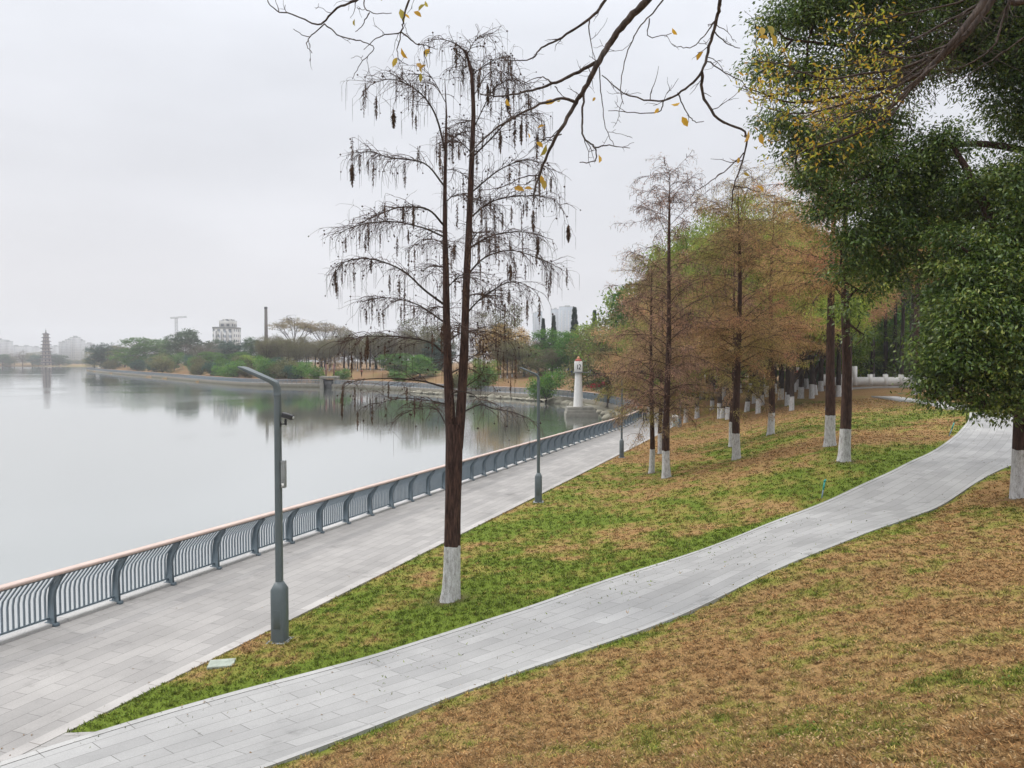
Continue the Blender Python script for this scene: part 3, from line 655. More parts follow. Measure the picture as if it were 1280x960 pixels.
# ------------------------------------------------------------------ the big twin stemmed cypress by the promenade
def hero_cypress():
    r_ = np.random.default_rng(21)
    base = gh(560, 752); D = base[1]
    root = empty('cypress_tree', base); tag(root, 'bare twin stemmed cypress hung with dark catkins, alone between the two walkways', 'tree')
    def P(x, y, dd=0.0): return at_d(x, y, D + dd) - base
    tr = Geo()
    trunk_rings(tr, [P(561, 770), P(563, 735), P(564, 700), P(565, 650), P(567, 600), P(568, 560), P(569, 530)], [.215, .195, .175, .165, .165, .175, .175], 26, 1, .14, .75)
    stemL = [P(566, 560), P(563, 520), P(560, 470, .02), P(558, 400, .05), P(557, 340), P(556, 290, .05), P(556, 240, .08), P(557, 190, .05), P(558, 140, .1), P(556, 98, .1)]
    stemR = [P(572, 560), P(576, 520), P(579, 470), P(581, 420, -.05), P(583, 350, -.1), P(586, 290, -.1), P(588, 240, -.08), P(590, 190, -.05), P(592, 140), P(590, 95), P(583, 66), P(570, 54)]
    trunk_rings(tr, stemL, [.14, .112, .10, .085, .072, .06, .046, .034, .022, .006], 14, 2, .08)
    trunk_rings(tr, stemR, [.125, .105, .095, .08, .07, .058, .046, .036, .026, .018, .012, .005], 14, 3, .08)
    tr.build('trunk', M_bark_w, root, smooth=True)
    br = Geo(); tw = Geo(); cat = Geo(); con = Geo()
    prim = []
    ENDS = []
    def add_px(px, depth, r0, tip=.006):
        n = len(px); pts = [P(x, y, depth * (k / (n - 1)) ** .8) for k, (x, y) in enumerate(px)]; prim.append((catmull(pts, 5), r0, tip))
    add_px([(557, 192), (546, 148), (530, 121), (508, 105), (488, 99), (466, 104)], -.5, .035)
    add_px([(555, 232), (530, 204), (487, 197), (460, 189), (438, 200)], .4, .034)
    add_px([(555, 282), (535, 262), (503, 259), (476, 267), (449, 280)], -.7, .038)
    add_px([(555, 296), (526, 284), (487, 277), (443, 283), (417, 297)], .8, .036)
    add_px([(554, 380), (530, 362), (503, 338), (465, 324), (432, 327), (416, 345)], -.3, .044)
    add_px([(554, 402), (520, 380), (480, 372), (450, 378)], 1.4, .03)
    add_px([(554, 441), (535, 427), (497, 421), (454, 421), (425, 430)], -1.2, .034)
    add_px([(556, 484), (525, 476), (481, 473), (445, 476), (428, 486)], -.4, .038)
    add_px([(558, 532), (546, 512), (528, 508), (500, 520)], .7, .026)
    add_px([(558, 505), (530, 500), (500, 498), (470, 505)], -1.6, .022)
    add_px([(590, 197), (617, 170), (638, 148), (660, 143), (680, 152)], -.4, .03)
    add_px([(587, 273), (611, 254), (638, 246), (682, 246), (703, 258)], .5, .034)
    add_px([(585, 311), (617, 294), (655, 290), (692, 300)], -.8, .034)
    add_px([(583, 345), (606, 322), (638, 313), (671, 322), (700, 335)], .9, .034)
    add_px([(583, 392), (605, 370), (640, 352), (668, 362)], -1.1, .03)
    add_px([(582, 452), (600, 440), (628, 424), (650, 420)], .8, .02)
    add_px([(579, 515), (600, 506), (617, 511), (644, 516), (668, 528)], -.5, .028)
    add_px([(581, 484), (600, 470), (606, 452), (600, 430)], -.4, .018)
    add_px([(592, 160), (617, 112), (640, 100), (662, 108)], .4, .022)
    add_px([(592, 120), (610, 92), (630, 90), (645, 100)], -.4, .016)
    add_px([(558, 130), (540, 98), (525, 94), (515, 102)], .3, .014)
    add_px([(590, 240), (625, 212), (660, 200), (690, 212)], -1.0, .026)
    # limbs to the front and back
    for k in range(26):
        left = k % 2 == 0; st = np.array(stemL if left else stemR); f = .12 + .8 * (k + .5) / 26; p0 = resample(st, 101)[int(f * 100)]
        an = (1 if k % 4 < 2 else -1) * math.pi / 2 + r_.normal(0, .5) + (math.pi if False else 0); L = (2.1 - 1.5 * f) * (.8 + .4 * r_.random())
        pp = branch_path(p0, (math.cos(an), math.sin(an), .65), L, 8, 1.1, .07, r_); prim.append((pp, .03 * (1.1 - f * .7), .005))
    for pts, r0, tip in prim:
        n = len(pts); br.tube(pts, np.linspace(r0 * .62, tip * .7, n), 6, TW * .8)
        tot = np.linalg.norm(np.diff(pts, axis=0), axis=1).sum(); q = resample(pts, 40); hd = nrmz(q[-1] - q[0])
        for k in range(int(tot * (17 if pts[0][2] > 5.2 else 8))):
            f = .12 + .88 * r_.random(); i = min(38, int(f * 39)); p0 = q[i]; td = nrmz(q[i + 1] - q[i]); sd_ = nrmz(np.cross(td, [0, 0, 1.])) * r_.choice([-1, 1])
            L = (.35 + .65 * r_.random()) * (1.15 - f * .5) * min(1, tot / 1.5)
            d0 = nrmz(td * .6 + sd_ * (.3 + .6 * r_.random()) + np.array([0, 0, .55 * r_.random()]))
            pp = branch_path(p0, d0, L, 6, .95, .17, r_); tw.tube(pp, np.linspace(.0075, .0026, 7), 3, TW); ENDS.append(pp[-1]); ENDS.append(pp[3])
            for m_ in range(r_.integers(2, 7)):
                j = r_.integers(1, 7); d1 = nrmz(nrmz(pp[j] - pp[j - 1]) * .6 + r_.normal(0, .45, 3)); p3 = branch_path(pp[j], d1, .12 + .30 * r_.random(), 4, 1.0, .24, r_); tw.tube(p3, np.linspace(.0036, .0018, 5), 3, TW * 1.1)
                if r_.random() < .22:  # round cone
                    c = p3[-1]; rr = .015 + .011 * r_.random(); u = np.arange(5) / 5 * 6.28
                    v = [c + [0, 0, rr]] + [c + [rr * math.cos(x), rr * math.sin(x), 0] for x in u] + [c - [0, 0, rr]]
                    con.add(v, [(0, 1 + i_, 1 + (i_ + 1) % 5) for i_ in range(5)], TW * .8); con.f.append(np.array([(6, 1 + (i_ + 1) % 5, 1 + i_) for i_ in range(5)]) + con.n - 7)
                if r_.random() < (.30 if p0[2] > 4 else .10):  # thin hanging catkin string
                    hang(cat, p3[-1], .16 + .34 * r_.random(), .004, r_, 10)
            if r_.random() < .14 and p0[2] > 4.2: hang(cat, pp[-1], .3 + .34 * r_.random(), .030 + .016 * r_.random(), r_, 110)
    for x, y, l in ((568, 62, .55), (585, 72, .45), (597, 80, .6), (470, 118, .5), (475, 143, .4), (484, 145, .4), (447, 205, .5), (452, 220, .4), (530, 230, .5), (495, 235, .35), (421, 335, .5), (674, 260, .5),
                    (683, 300, .4), (704, 290, .4), (655, 150, .5), (663, 170, .6), (422, 503, .6), (458, 415, .5), (633, 120, .5), (610, 105, .5), (640, 340, .4), (708, 292, .35), (640, 150, .6), (628, 165, .5)):
        p_ = P(x, y, 0); ends_ = np.array(ENDS); hang(cat, ends_[int(np.argmin(np.linalg.norm((ends_ - p_) * [1, .45, 1], axis=1)))], l, .040 + .022 * r_.random(), r_, 230)
    for k in range(1500):   # hair fine shoots on the lower trunk and stems
        st = resample(np.array(stemL if k % 2 else stemR), 60)[r_.integers(0, 55)]; tw.tube(branch_path(st, nrmz(r_.normal(0, 1, 3) + [0, 0, .2]), .12 + .25 * r_.random() ** 2, 3, .6, .25, r_), [.0035, .003, .002, .0015], 3, TW * 1.2) if k < 420 else None
    br.build('limb', M_bark, root, smooth=True); tw.build('twigs', M_twig, root); cat.build('catkins', M_twig, root); tag(con.build('cones', M_twig, root), kind='stuff')
    return root
def hang(g, p, L, rad, r_, n):
    """a hanging tassel: a stalk closely set with small scales"""
    p = np.asarray(p, float); g.tube([p, p - [0, 0, L * .5], p - [0, 0, L]], [.003, .003, .0015], 3, TW * .7)
    f = r_.random(n); c = p - np.stack([np.zeros(n), np.zeros(n), f * L], 1); a = r_.random(n) * 6.28
    env = np.sin(np.clip(f, 0, 1) ** .62 * math.pi * .97 + .06) ** .7
    g.leaves(c, np.stack([np.cos(a), np.sin(a), -1.5 + r_.normal(0, .4, n)], 1), r_.normal(0, 1, (n, 3)), rad * 1.7 * env * (.5 + .9 * r_.random(n)), .007 + rad * .18, np.array([.085, .052, .034]) * (.5 + 1.0 * r_.random((n, 1))), 0)
hero_cypress()

# ------------------------------------------------------------------ cypress prototypes for the slope
def cypress(seed, H, spread, cb, nprim, col_a, col_b, needles, hangn, rt=.17, lean=0.02, dens=1.0):
    """returns (trunk, crown, cones) meshes as Geo; conical, open"""
    r_ = np.random.default_rng(seed); tr = Geo(); cr_ = Geo(); nd = Geo()
    pts = [np.array([0, 0, -.25])]; n = 9
    for k in range(n): pts.append(np.array([math.sin(k * .9 + seed) * .05 + lean * k * H / n, math.cos(k * .7 + seed) * .05, H * (k + 1) / n]))
    pts = catmull(pts, 3); trunk_rings(tr, pts, [rt * 1.15, rt, rt * .88, rt * .8, rt * .7, rt * .58, rt * .45, rt * .32, rt * .18, .012], 14, seed, .12, .7)
    q = resample(pts, 101)
    tips = []
    for k in range(nprim):
        f = cb + (1 - cb) * ((k + r_.random()) / nprim) ** .95; i = min(99, int(f * 100)); p0 = q[i]; az = k * 2.4 + r_.normal(0, .4)
        g_ = (f - cb) / (1 - cb); L = spread * (1.0 - .62 * g_ ** 1.5) * (.7 + .5 * r_.random()) * (.6 + 1.2 * min(g_ + .15, .35))
        up = .5 + .55 * g_ + .5 * r_.random()
        pp = branch_path(p0, nrmz(np.array([math.cos(az), math.sin(az), up + r_.normal(0, .18)])), L * (1 + .35 * r_.normal() * (r_.random() < .4)), 8, .9, .13, r_)
        cr_.tube(pp, np.linspace(max(.010, .026 * (1.1 - g_)), .004, 9), 4, TW * 1.2)
        for m_ in range(int(L * 9 * dens)):
            ff = .15 + .85 * r_.random(); ii = min(7, int(ff * 8)); c0 = pp[ii] + (pp[ii + 1] - pp[ii]) * r_.random(); td = nrmz(pp[ii + 1] - pp[ii]); sd_ = nrmz(np.cross(td, [0, 0, 1.])) * r_.choice([-1, 1])
            l2 = (.35 + .7 * r_.random()) * (1.1 - .5 * ff) * min(1, L / 1.6); p2 = branch_path(c0, nrmz(td * .7 + sd_ * (.2 + .8 * r_.random()) + [0, 0, .35 * r_.normal()]), l2, 4, .8, .16, r_)
            cr_.tube(p2, np.linspace(.009, .005, 5), 3, TW * 1.3)
            tips.append((p2, g_))
    if needles:
        per = max(1, needles // max(1, len(tips))); C = []; Dn = []; G = []
        for p2, g_ in tips:
            m_ = r_.poisson(per * (1.15 - .75 * g_ ** 1.5)); ff = r_.random(m_) * 3.99; ii = ff.astype(int); fr = (ff - ii)[:, None]
            c = p2[ii] * (1 - fr) + p2[ii + 1] * fr + r_.normal(0, .09, (m_, 3)); td = nrmz(p2[-1] - p2[0])
            C.append(c); Dn.append(td * .5 + r_.normal(0, .7, (m_, 3)) + [0, 0, -.25]); G.append(np.full(m_, g_))
        C = np.vstack(C); Dn = np.vstack(Dn); G = np.concatenate(G); N = len(C)
        mix = np.clip(N2.fbm(C[:, 0] * .7 + seed, C[:, 2] * .55, 3) * 1.6 - .3 + r_.normal(0, .15, N), 0, 1)[:, None]
        col = (np.array(col_a) * (1 - mix) + np.array(col_b) * mix) * (.55 + .8 * r_.random((N, 1)))
        nd.leaves(C, Dn, r_.normal(0, 1, (N, 3)), .11 + .13 * r_.random(N), .012 + .011 * r_.random(N), col, .05)
    for k in range(hangn):
        p2, g_ = tips[r_.integers(0, len(tips))]
        if r_.random() < (.15 + g_): hang(nd, p2[-1], .12 + .2 * r_.random(), .024, r_, 22)
    return tr, cr_, nd
BR1, BR2, OL1, OL2, RU1 = (.46, .28, .20), (.58, .29, .18), (.36, .33, .09), (.30, .35, .08), (.72, .33, .16)
def make_cypress(name, label, par):
    tr, c_, nd = cypress(**par); root = empty(name, (0, 0, 0)); tag(root, label, 'tree', 'cypress trees on the lawn slope')
    tr.build('trunk', M_bark_w, root, smooth=True); c_.build('branches', M_twig, root); nd.build('foliage', M_leafn, root)
    return root
CYP = {}
CYP['a'] = dict(seed=31, H=13.4, spread=3.3, cb=.25, nprim=80, col_a=BR1, col_b=(.34, .20, .13), needles=13500, hangn=900, rt=.165, lean=.008, dens=.9)
CYP['b'] = dict(seed=32, H=13.2, spread=3.5, cb=.31, nprim=84, col_a=BR2, col_b=OL1, needles=34000, hangn=200, rt=.18, lean=.0)
CYP['c'] = dict(seed=33, H=14.0, spread=3.7, cb=.38, nprim=84, col_a=OL1, col_b=RU1, needles=46000, hangn=0, rt=.2, lean=.01)
CYP['d'] = dict(seed=34, H=10.5, spread=3.1, cb=.31, nprim=64, col_a=BR1, col_b=OL1, needles=22000, hangn=160, rt=.13, lean=-.01)
CYP['e'] = dict(seed=35, H=13.6, spread=3.3, cb=.47, nprim=70, col_a=OL1, col_b=BR2, needles=26000, hangn=0, rt=.19, lean=.004)
CYP['f'] = dict(seed=36, H=17, spread=4.2, cb=.55, nprim=60, col_a=OL1, col_b=RU1, needles=22000, hangn=0, rt=.30, lean=.0)
PROTO = {}
def place(kind, key, maker, px, label, sc=1.0, rz=None, loc=None, group=None, szz=1.0):
    p = gh(*px) if loc is None else np.array(loc)
    if key not in PROTO: PROTO[key] = maker(); o = PROTO[key]; first = True
    else: o = copy_tree(PROTO[key])
    o.location = p; o.rotation_euler = (0, 0, rng.random() * 6.28 if rz is None else rz); o.scale = (sc, sc, sc * szz); o['label'] = label
    if group: o['group'] = group
    elif 'group' in o: del o['group']
    return o
def cyp(k): return lambda: make_cypress('cypress_tree', 'x', CYP[k])
SG = 'cypress trees on the lawn slope'
for px, k, sc, rz, lab in [
    ((833, 597), 'a', 1.0, .6, 'bare brown cypress with a whitewashed foot, frontmost of the clump of three'),
    ((814, 591), 'd', .95, 1.0, 'thin brown cypress just left of the frontmost of the three clumped by the promenade'),
    ((826, 567), 'd', 1.0, 4.0, 'slender brown cypress standing behind the clump by the promenade lamp'),
    ((921, 574), 'b', 1.0, 2.2, 'tall straight cypress with reddish brown crown in the middle of the slope'),
    ((915, 558), 'd', 1.1, 3.0, 'slim cypress hidden right behind the tall straight one mid slope'),
    ((963, 543), 'b', 1.0, 5.2, 'dark trunked cypress alone on the green band further up the slope'),
    ((1037, 557), 'e', 1.04, .4, 'cypress with thick white foot, left one of the pair below the walkway bend'),
    ((1055, 577), 'e', .98, 1.9, 'cypress with peeling whitewash, right one of the pair below the walkway bend'),
    ((1145, 493), 'f', 1.12, 1.2, 'large reddish trunked cypress beside the far end of the walkway')]:
    place('c', k, cyp(k), px, lab, sc, rz, group=SG)
# ------------------------------------------------------------------ broadleaf prototypes
def broadleaf(seed, H, Rr, lobes, nclump, per, leafL, leafW, cols, trunk_r=.3, ctr=.35, clump_r=.6, tw_n=0, bare=False, trunks=1, fork=.35, whitebark=True, bend=0., flat=1.0, lsides=6, droop=.1):
    """crown of many leaf clumps held on limbs; lobes = [(x, y, z, r)] in tree units"""
    r_ = np.random.default_rng(seed); tr = Geo(); lf = Geo()
    if lobes is None:
        lobes = []
        for k in range(9):
            a = k * 2.4 + r_.random(); f = r_.random(); rad = Rr * (.25 + .42 * r_.random()); lobes.append((math.cos(a) * rad, math.sin(a) * rad, H * (ctr + (.93 - ctr) * ((k + .5) / 9)) - Rr * .25, Rr * (.38 + .22 * r_.random())))
    top = np.array([bend * H * .3, 0, H * fork])
    for q in range(trunks):
        o = np.array([r_.normal(0, trunk_r * 1.2), r_.normal(0, trunk_r), 0]) if trunks > 1 else np.zeros(3)
        pts = catmull([np.array([0, 0, -.4]) + o, np.array([bend * H * .05, .05, H * fork * .35]) + o, np.array([bend * H * .2, -.05, H * fork * .7]) + o * 1.6, top + o * 2], 4)
        trunk_rings(tr, pts, [trunk_r * 1.25, trunk_r, trunk_r * .85, trunk_r * .7], 12, seed + q, .12, .5)
    for lx, ly, lz, lr in lobes:
        c = np.array([lx, ly, lz]); st = pts[-1] * (.82 + .18 * r_.random()); mid = st * .5 + c * .5 + r_.normal(0, lr * .15, 3) + [0, 0, -lr * .1]
        q = catmull([st, mid, c, c + r_.normal(0, lr * .4, 3)], 4); tr.tube(q, np.linspace(trunk_r * .5, trunk_r * .06, len(q)), lsides)
        for k in range(5 if not bare else 14):
            e = c + nrmz(r_.normal(0, 1, 3)) * lr * .9 * [1, 1, .7]; s_ = q[r_.integers(len(q) // 3, len(q))]
            tr.tube(catmull([s_, (s_ + e) / 2 + r_.normal(0, lr * .1, 3), e], 3), np.linspace(trunk_r * .14, trunk_r * .03, 7), 4)
    L_ = np.array(lobes); wgt = L_[:, 3] ** 2; li = r_.choice(len(L_), nclump, p=wgt / wgt.sum())
    dr_ = nrmz(r_.normal(0, 1, (nclump, 3))); rad = L_[li, 3] * (.35 + .68 * r_.random(nclump) ** .6)
    cc = L_[li, :3] + dr_ * rad[:, None] * [1, 1, .75 * flat]
    ci = np.repeat(np.arange(nclump), r_.poisson(per, nclump)); N = len(ci)
    off = r_.normal(0, 1, (N, 3)) * clump_r * .42 * [1, 1, .6 * flat]
    c = cc[ci] + off; outw = nrmz(c - L_[li[ci], :3]); d = outw * .8 + r_.normal(0, .6, (N, 3)) + [0, 0, -droop]
    cols = np.array(cols); cm = r_.random(nclump) * .75 + r_.random(nclump) * .25
    t_ = np.clip(cm[ci] + r_.normal(0, .12, N), 0, .999) * (len(cols) - 1); i0 = t_.astype(int); fr = (t_ - i0)[:, None]
    col = (cols[i0] * (1 - fr) + cols[np.minimum(i0 + 1, len(cols) - 1)] * fr) * (.7 + .55 * r_.random((N, 1)))
    lf.leaves(c, d, nrmz(np.array([0, 0, 1.]) + r_.normal(0, .6, (N, 3))), leafL * (.65 + .6 * r_.random(N)), leafW * (.7 + .5 * r_.random(N)), col, .12)
    return tr, lf
def make_broad(name, mat_t, mat_l, **k):
    def f():
        tr, lf = broadleaf(**k); root = empty(name, (0, 0, 0)); tag(root, 'x', 'tree')
        tr.build('trunk', mat_t, root, smooth=True); lf.build('crown', mat_l, root); return root
    return f
DG = [(.018, .045, .018), (.035, .085, .028), (.065, .125, .035)]
MG = [(.030, .095, .018), (.080, .195, .030), (.150, .280, .045)]
YG = [(.120, .210, .028), (.220, .330, .045), (.340, .400, .070)]
OV = [(.080, .090, .035), (.145, .145, .055), (.210, .200, .080)]
GB = [(.115, .090, .078), (.150, .120, .100), (.190, .160, .120)]
GO = [(.150, .110, .055), (.230, .170, .075), (.150, .150, .075)]
YO = [(.330, .200, .060), (.430, .280, .080), (.300, .220, .080)]
TG = [(.020, .060, .050), (.035, .095, .065), (.055, .125, .075)]
BK = {
 'dark': make_broad('broadleaf_tree', M_bark, M_leaff, seed=101, H=14, Rr=6.0, lobes=None, nclump=420, per=26, leafL=.5, leafW=.26, cols=DG, ctr=.22, clump_r=1.0, trunk_r=.3, fork=.25),
 'mid': make_broad('broadleaf_tree', M_bark, M_leaff, seed=102, H=14, Rr=6.0, lobes=None, nclump=420, per=26, leafL=.5, leafW=.26, cols=MG, ctr=.22, clump_r=1.1, trunk_r=.3, fork=.25),
 'lime': make_broad('broadleaf_tree', M_bark, M_leaff, seed=103, H=14, Rr=6.0, lobes=None, nclump=380, per=24, leafL=.45, leafW=.24, cols=YG, ctr=.28, clump_r=1.1, trunk_r=.28, fork=.3),
 'olive': make_broad('broadleaf_tree', M_bark, M_leaff, seed=104, H=14, Rr=6.0, lobes=None, nclump=330, per=22, leafL=.42, leafW=.2, cols=OV, ctr=.25, clump_r=1.2, trunk_r=.28, fork=.28),
 'bare': make_broad('leafless_tree', M_bark, M_leaff, seed=105, H=14, Rr=6.2, lobes=None, nclump=300, per=22, leafL=.55, leafW=.06, cols=GB, ctr=.3, clump_r=1.5, trunk_r=.25, fork=.32, bare=True),
 'gold': make_broad('broadleaf_tree', M_bark, M_leaff, seed=106, H=15, Rr=7.5, lobes=[(math.cos(a) * 4.6 * (k > 0), math.sin(a) * 4.6 * (k > 0), 12.6 + (1.1 if k == 0 else 0) - .5 * (k % 2), 2.9) for k, a in enumerate(np.arange(7) * 1.05)], nclump=210, per=18, leafL=.4, leafW=.12, cols=GO, clump_r=1.1, trunk_r=.3, fork=.5, flat=.42, bare=True),
 'orange': make_broad('broadleaf_tree', M_bark, M_leaff, seed=107, H=14, Rr=6.5, lobes=None, nclump=330, per=24, leafL=.4, leafW=.2, cols=YO, ctr=.35, clump_r=1.2, trunk_r=.26, fork=.33),
 'teal': make_broad('broadleaf_tree', M_bark, M_leaff, seed=108, H=14, Rr=5.6, lobes=None, nclump=420, per=26, leafL=.5, leafW=.24, cols=TG, ctr=.2, clump_r=1.0, trunk_r=.3, fork=.24),
 'grove': make_broad('grove_tree', M_bark_w2, M_leaff, seed=109, H=13, Rr=4.6, lobes=[(math.cos(a) * 1.9, math.sin(a) * 1.9, 7.6 + (k * 1.9) % 4.2, 2.3) for k, a in enumerate(np.arange(8) * 2.4)], nclump=260, per=24, leafL=.40, leafW=.10, cols=[GB[0], OV[1], GB[2]], clump_r=1.2, trunk_r=.2, fork=.5),
 'grove_green': make_broad('grove_tree', M_bark_w2, M_leaff, seed=110, H=15, Rr=5, lobes=[(math.cos(a) * 2.3, math.sin(a) * 2.3, 8.4 + (k * 2.1) % 5.4, 2.6) for k, a in enumerate(np.arange(9) * 2.4)], nclump=520, per=30, leafL=.26, leafW=.12, cols=[(.12, .20, .03), (.28, .36, .06), (.42, .46, .10)], clump_r=1.0, trunk_r=.24, fork=.45),
 'grove_rust': make_broad('grove_tree', M_bark_w2, M_leaff, seed=111, H=14, Rr=5, lobes=[(math.cos(a) * 2.3, math.sin(a) * 2.3, 7.0 + (k * 2.1) % 5.6, 2.6) for k, a in enumerate(np.arange(9) * 2.4)], nclump=560, per=34, leafL=.26, leafW=.05, cols=[(.30, .27, .08), (.55, .33, .18), (.66, .32, .16)], clump_r=1.1, trunk_r=.23, fork=.42),
 'grove_bent': make_broad('grove_tree', M_bark_w2, M_leaff, seed=112, H=13, Rr=5, lobes=[(1.8 + math.cos(a) * 2.3, math.sin(a) * 2.3, 6.8 + (k * 2.1) % 4.8, 2.4) for k, a in enumerate(np.arange(9) * 2.4)], nclump=460, per=30, leafL=.26, leafW=.08, cols=[(.18, .23, .05), (.40, .32, .13), (.48, .33, .17)], clump_r=1.1, trunk_r=.22, fork=.4, bend=.55),
 'grove_tall': make_broad('grove_tree', M_bark_w2, M_leaff, seed=113, H=19, Rr=5, lobes=[(math.cos(a) * 2.2, math.sin(a) * 2.2, 11.5 + (k * 2.1) % 6.4, 2.5) for k, a in enumerate(np.arange(9) * 2.4)], nclump=420, per=28, leafL=.28, leafW=.13, cols=[(.08, .15, .03), (.18, .27, .05), (.30, .36, .08)], clump_r=1.1, trunk_r=.22, fork=.6),
}
def conifer():
    r_ = np.random.default_rng(9); root = empty('conifer_tree', (0, 0, 0)); tag(root, 'x', 'tree'); tr = Geo(); lf = Geo(); H = 12
    tr.tube([(0, 0, -.4), (.1, 0, 5), (0, 0, H)], [.25, .16, .02], 7); N = 5200; f = r_.random(N) ** .8; z = 1.8 + f * (H - 1.8); a = r_.random(N) * 6.28; rad = (1.75 * (1 - f) + .25) * (.6 + .4 * np.abs(np.sin(z * 2.6))) * r_.random(N) ** .5
    lf.leaves(np.stack([np.cos(a) * rad, np.sin(a) * rad, z], 1), np.stack([np.cos(a), np.sin(a), r_.normal(.1, .4, N)], 1), r_.normal(0, 1, (N, 3)), .42, .14, np.array([.022, .05, .038]) * (.6 + .8 * r_.random((N, 1))), .1)
    tr.build('trunk', M_bark, root, smooth=True); lf.build('crown', M_leaff, root); return root
BK['conifer'] = conifer
BKH = dict(dark=14.5, mid=14.5, lime=14.5, olive=14.5, bare=14.5, gold=14.8, orange=14.5, teal=14.5, grove=13.2, grove_green=15.3, grove_rust=14, grove_bent=13, conifer=12)
BKW = dict(dark=10.5, mid=10.5, lime=10.5, olive=10.5, bare=11, gold=14, orange=11, teal=10, grove=8, grove_green=9, grove_rust=9, grove_bent=9, conifer=3.6)
def far_tree(kind, px, ytop, D, wpx, label, group=None, z=None):
    """a tree D metres off whose top shows at ytop and whose crown is wpx wide"""
    P0 = at_d(px, 450, D); zz = max(ghz(P0[0], P0[1]), -1.0) if z is None else z
    top = at_d(px, ytop, D)[2]; H = top - zz; wm = wpx * D / F
    o = place('f', kind, BK[kind], None, label, 1.0, None, (P0[0], P0[1], zz - .1), group)
    sx = min(max(wm / BKW[kind], H / BKH[kind] * .55), H / BKH[kind] * 1.9); o.scale = (sx, sx, H / BKH[kind]); return o

# ---- the wooded headland and the far bank, left to right
FB = 'trees along the far bank'
for a in [
 ('olive', 118, 431, 505, 26, 'small olive tree leaning over the tip of the wooded headland'),
 ('teal', 132, 424, 470, 40, 'dark green rounded tree nearest the tip of the headland'),
 ('olive', 156, 426, 455, 34, 'dull olive tree second from the headland tip'),
 ('mid', 180, 418, 405, 56, 'broad green tree filling the middle of the headland'),
 ('olive', 205, 419, 430, 44, 'olive crowned tree behind the broad green headland tree'),
 ('dark', 232, 406, 395, 44, 'tallest dark ragged tree on the headland, under the crane'),
 ('bare', 250, 424, 340, 48, 'greyish purple leafless tree right of the tallest headland tree'),
 ('dark', 260, 421, 420, 40, 'dark tree behind the leafless one, below the grey house'),
 ('mid', 262, 437, 305, 34, 'low bushy green tree close to the shore below the grey house'),
 ('teal', 288, 421, 360, 52, 'blue green wide tree just right of the grey house'),
 ('mid', 300, 437, 262, 44, 'bright green tree leaning over the shore left of the near lamp head'),
 ('lime', 318, 441, 250, 34, 'yellow green shore tree behind the near lamp head'),
 ('dark', 318, 418, 330, 34, 'dark tree left of the tall brick chimney'),
 ('dark', 343, 424, 290, 40, 'dark spreading tree at the foot of the tall brick chimney'),
 ('teal', 340, 455, 222, 30, 'low round teal green bush tree over the water right of the near lamp head'),
 ('gold', 368, 396, 262, 62, 'flat topped tree with a golden brown crown'),
 ('gold', 407, 402, 275, 60, 'flat topped tree with a paler crown, right of the golden one'),
 ('bare', 430, 408, 280, 50, 'leafless grey tree right of the two flat topped trees'),
 ('bare', 362, 419, 250, 58, 'leafless brownish tree in front of the golden flat topped one'),
 ('orange', 402, 421, 245, 46, 'yellow brown tree in front of the paler flat topped one'),
 ('bare', 440, 421, 245, 44, 'leafless grey brown tree left of the twin cypress crown'),
 ('olive', 470, 412, 240, 54, 'olive tree seen through the left twigs of the twin cypress'),
 ('bare', 500, 402, 235, 54, 'leafless tree seen through the twin cypress, left of its stems'),
 ('mid', 497, 438, 200, 44, 'green tree low behind the left branches of the twin cypress'),
 ('olive', 535, 390, 225, 62, 'tall olive tree directly behind the twin cypress stems'),
 ('teal', 548, 418, 215, 40, 'blue green tree directly behind the twin cypress stems'),
 ('mid', 525, 440, 190, 38, 'green tree at the water edge left of the twin stems'),
 ('bare', 598, 378, 205, 60, 'leafless greyish pink tree just right of the twin stems'),
 ('olive', 632, 372, 215, 52, 'tall pale olive tree behind the yellow orange one'),
 ('orange', 622, 400, 178, 64, 'yellow orange tree with a wide soft crown'),
 ('orange', 648, 403, 185, 40, 'amber tree at the right shoulder of the yellow orange one'),
 ('olive', 655, 422, 165, 52, 'olive grey tree in front of the yellow orange one'),
 ('lime', 606, 443, 152, 34, 'bright yellow green tree on the bank right of the twin stems'),
 ('mid', 690, 405, 172, 56, 'dense green tree left of the clock tower'),
 ('lime', 728, 398, 178, 56, 'light green tree directly behind the clock tower'),
 ('mid', 712, 410, 160, 44, 'rich green tree between the dense one and the clock tower'),
 ('dark', 745, 420, 165, 34, 'dark green tree just right of the clock tower'),
 ('lime', 768, 402, 140, 74, 'wide yellow green tree right of the clock tower'),
 ('lime', 800, 395, 120, 70, 'yellow green tree beyond the end of the curving railing'),
 ('conifer', 679, 398, 205, 12, 'narrow dark conifer rising over the dense green tree'),
 ('conifer', 692, 394, 210, 13, 'dark conifer between the two distant tower blocks'),
 ('conifer', 718, 384, 200, 17, 'tallest dark conifer over the light green tree'),
 ('conifer', 743, 388, 200, 14, 'dark conifer above the trees right of the clock tower')]:
    k, x, yt, D, wp, lab = a; far_tree(k, x, yt, D, wp, lab, FB)
# slender grove of whitewashed trunks on the far lawn: nothing tells one from the next
r9 = np.random.default_rng(3)
for k in range(46):
    x = 330 + 215 * (k / 46) + r9.normal(0, 3); D = 212 + 45 * r9.random() + max(0, 360 - x) * .6
    far_tree('grove', x, 424 + r9.normal(0, 6), D, 26, 'slim dark trunked tree in the whitewashed grove on the far brown lawn', 'grove trees on the far lawn')
for k in range(16):
    x = 625 + 8.2 * k + r9.normal(0, 2); D = 158 + 26 * r9.random()
    far_tree('grove', x, 430 + r9.normal(0, 6), D, 30, 'slim whitewashed tree in the grove behind the clock tower lawn', 'grove trees behind the clock tower')
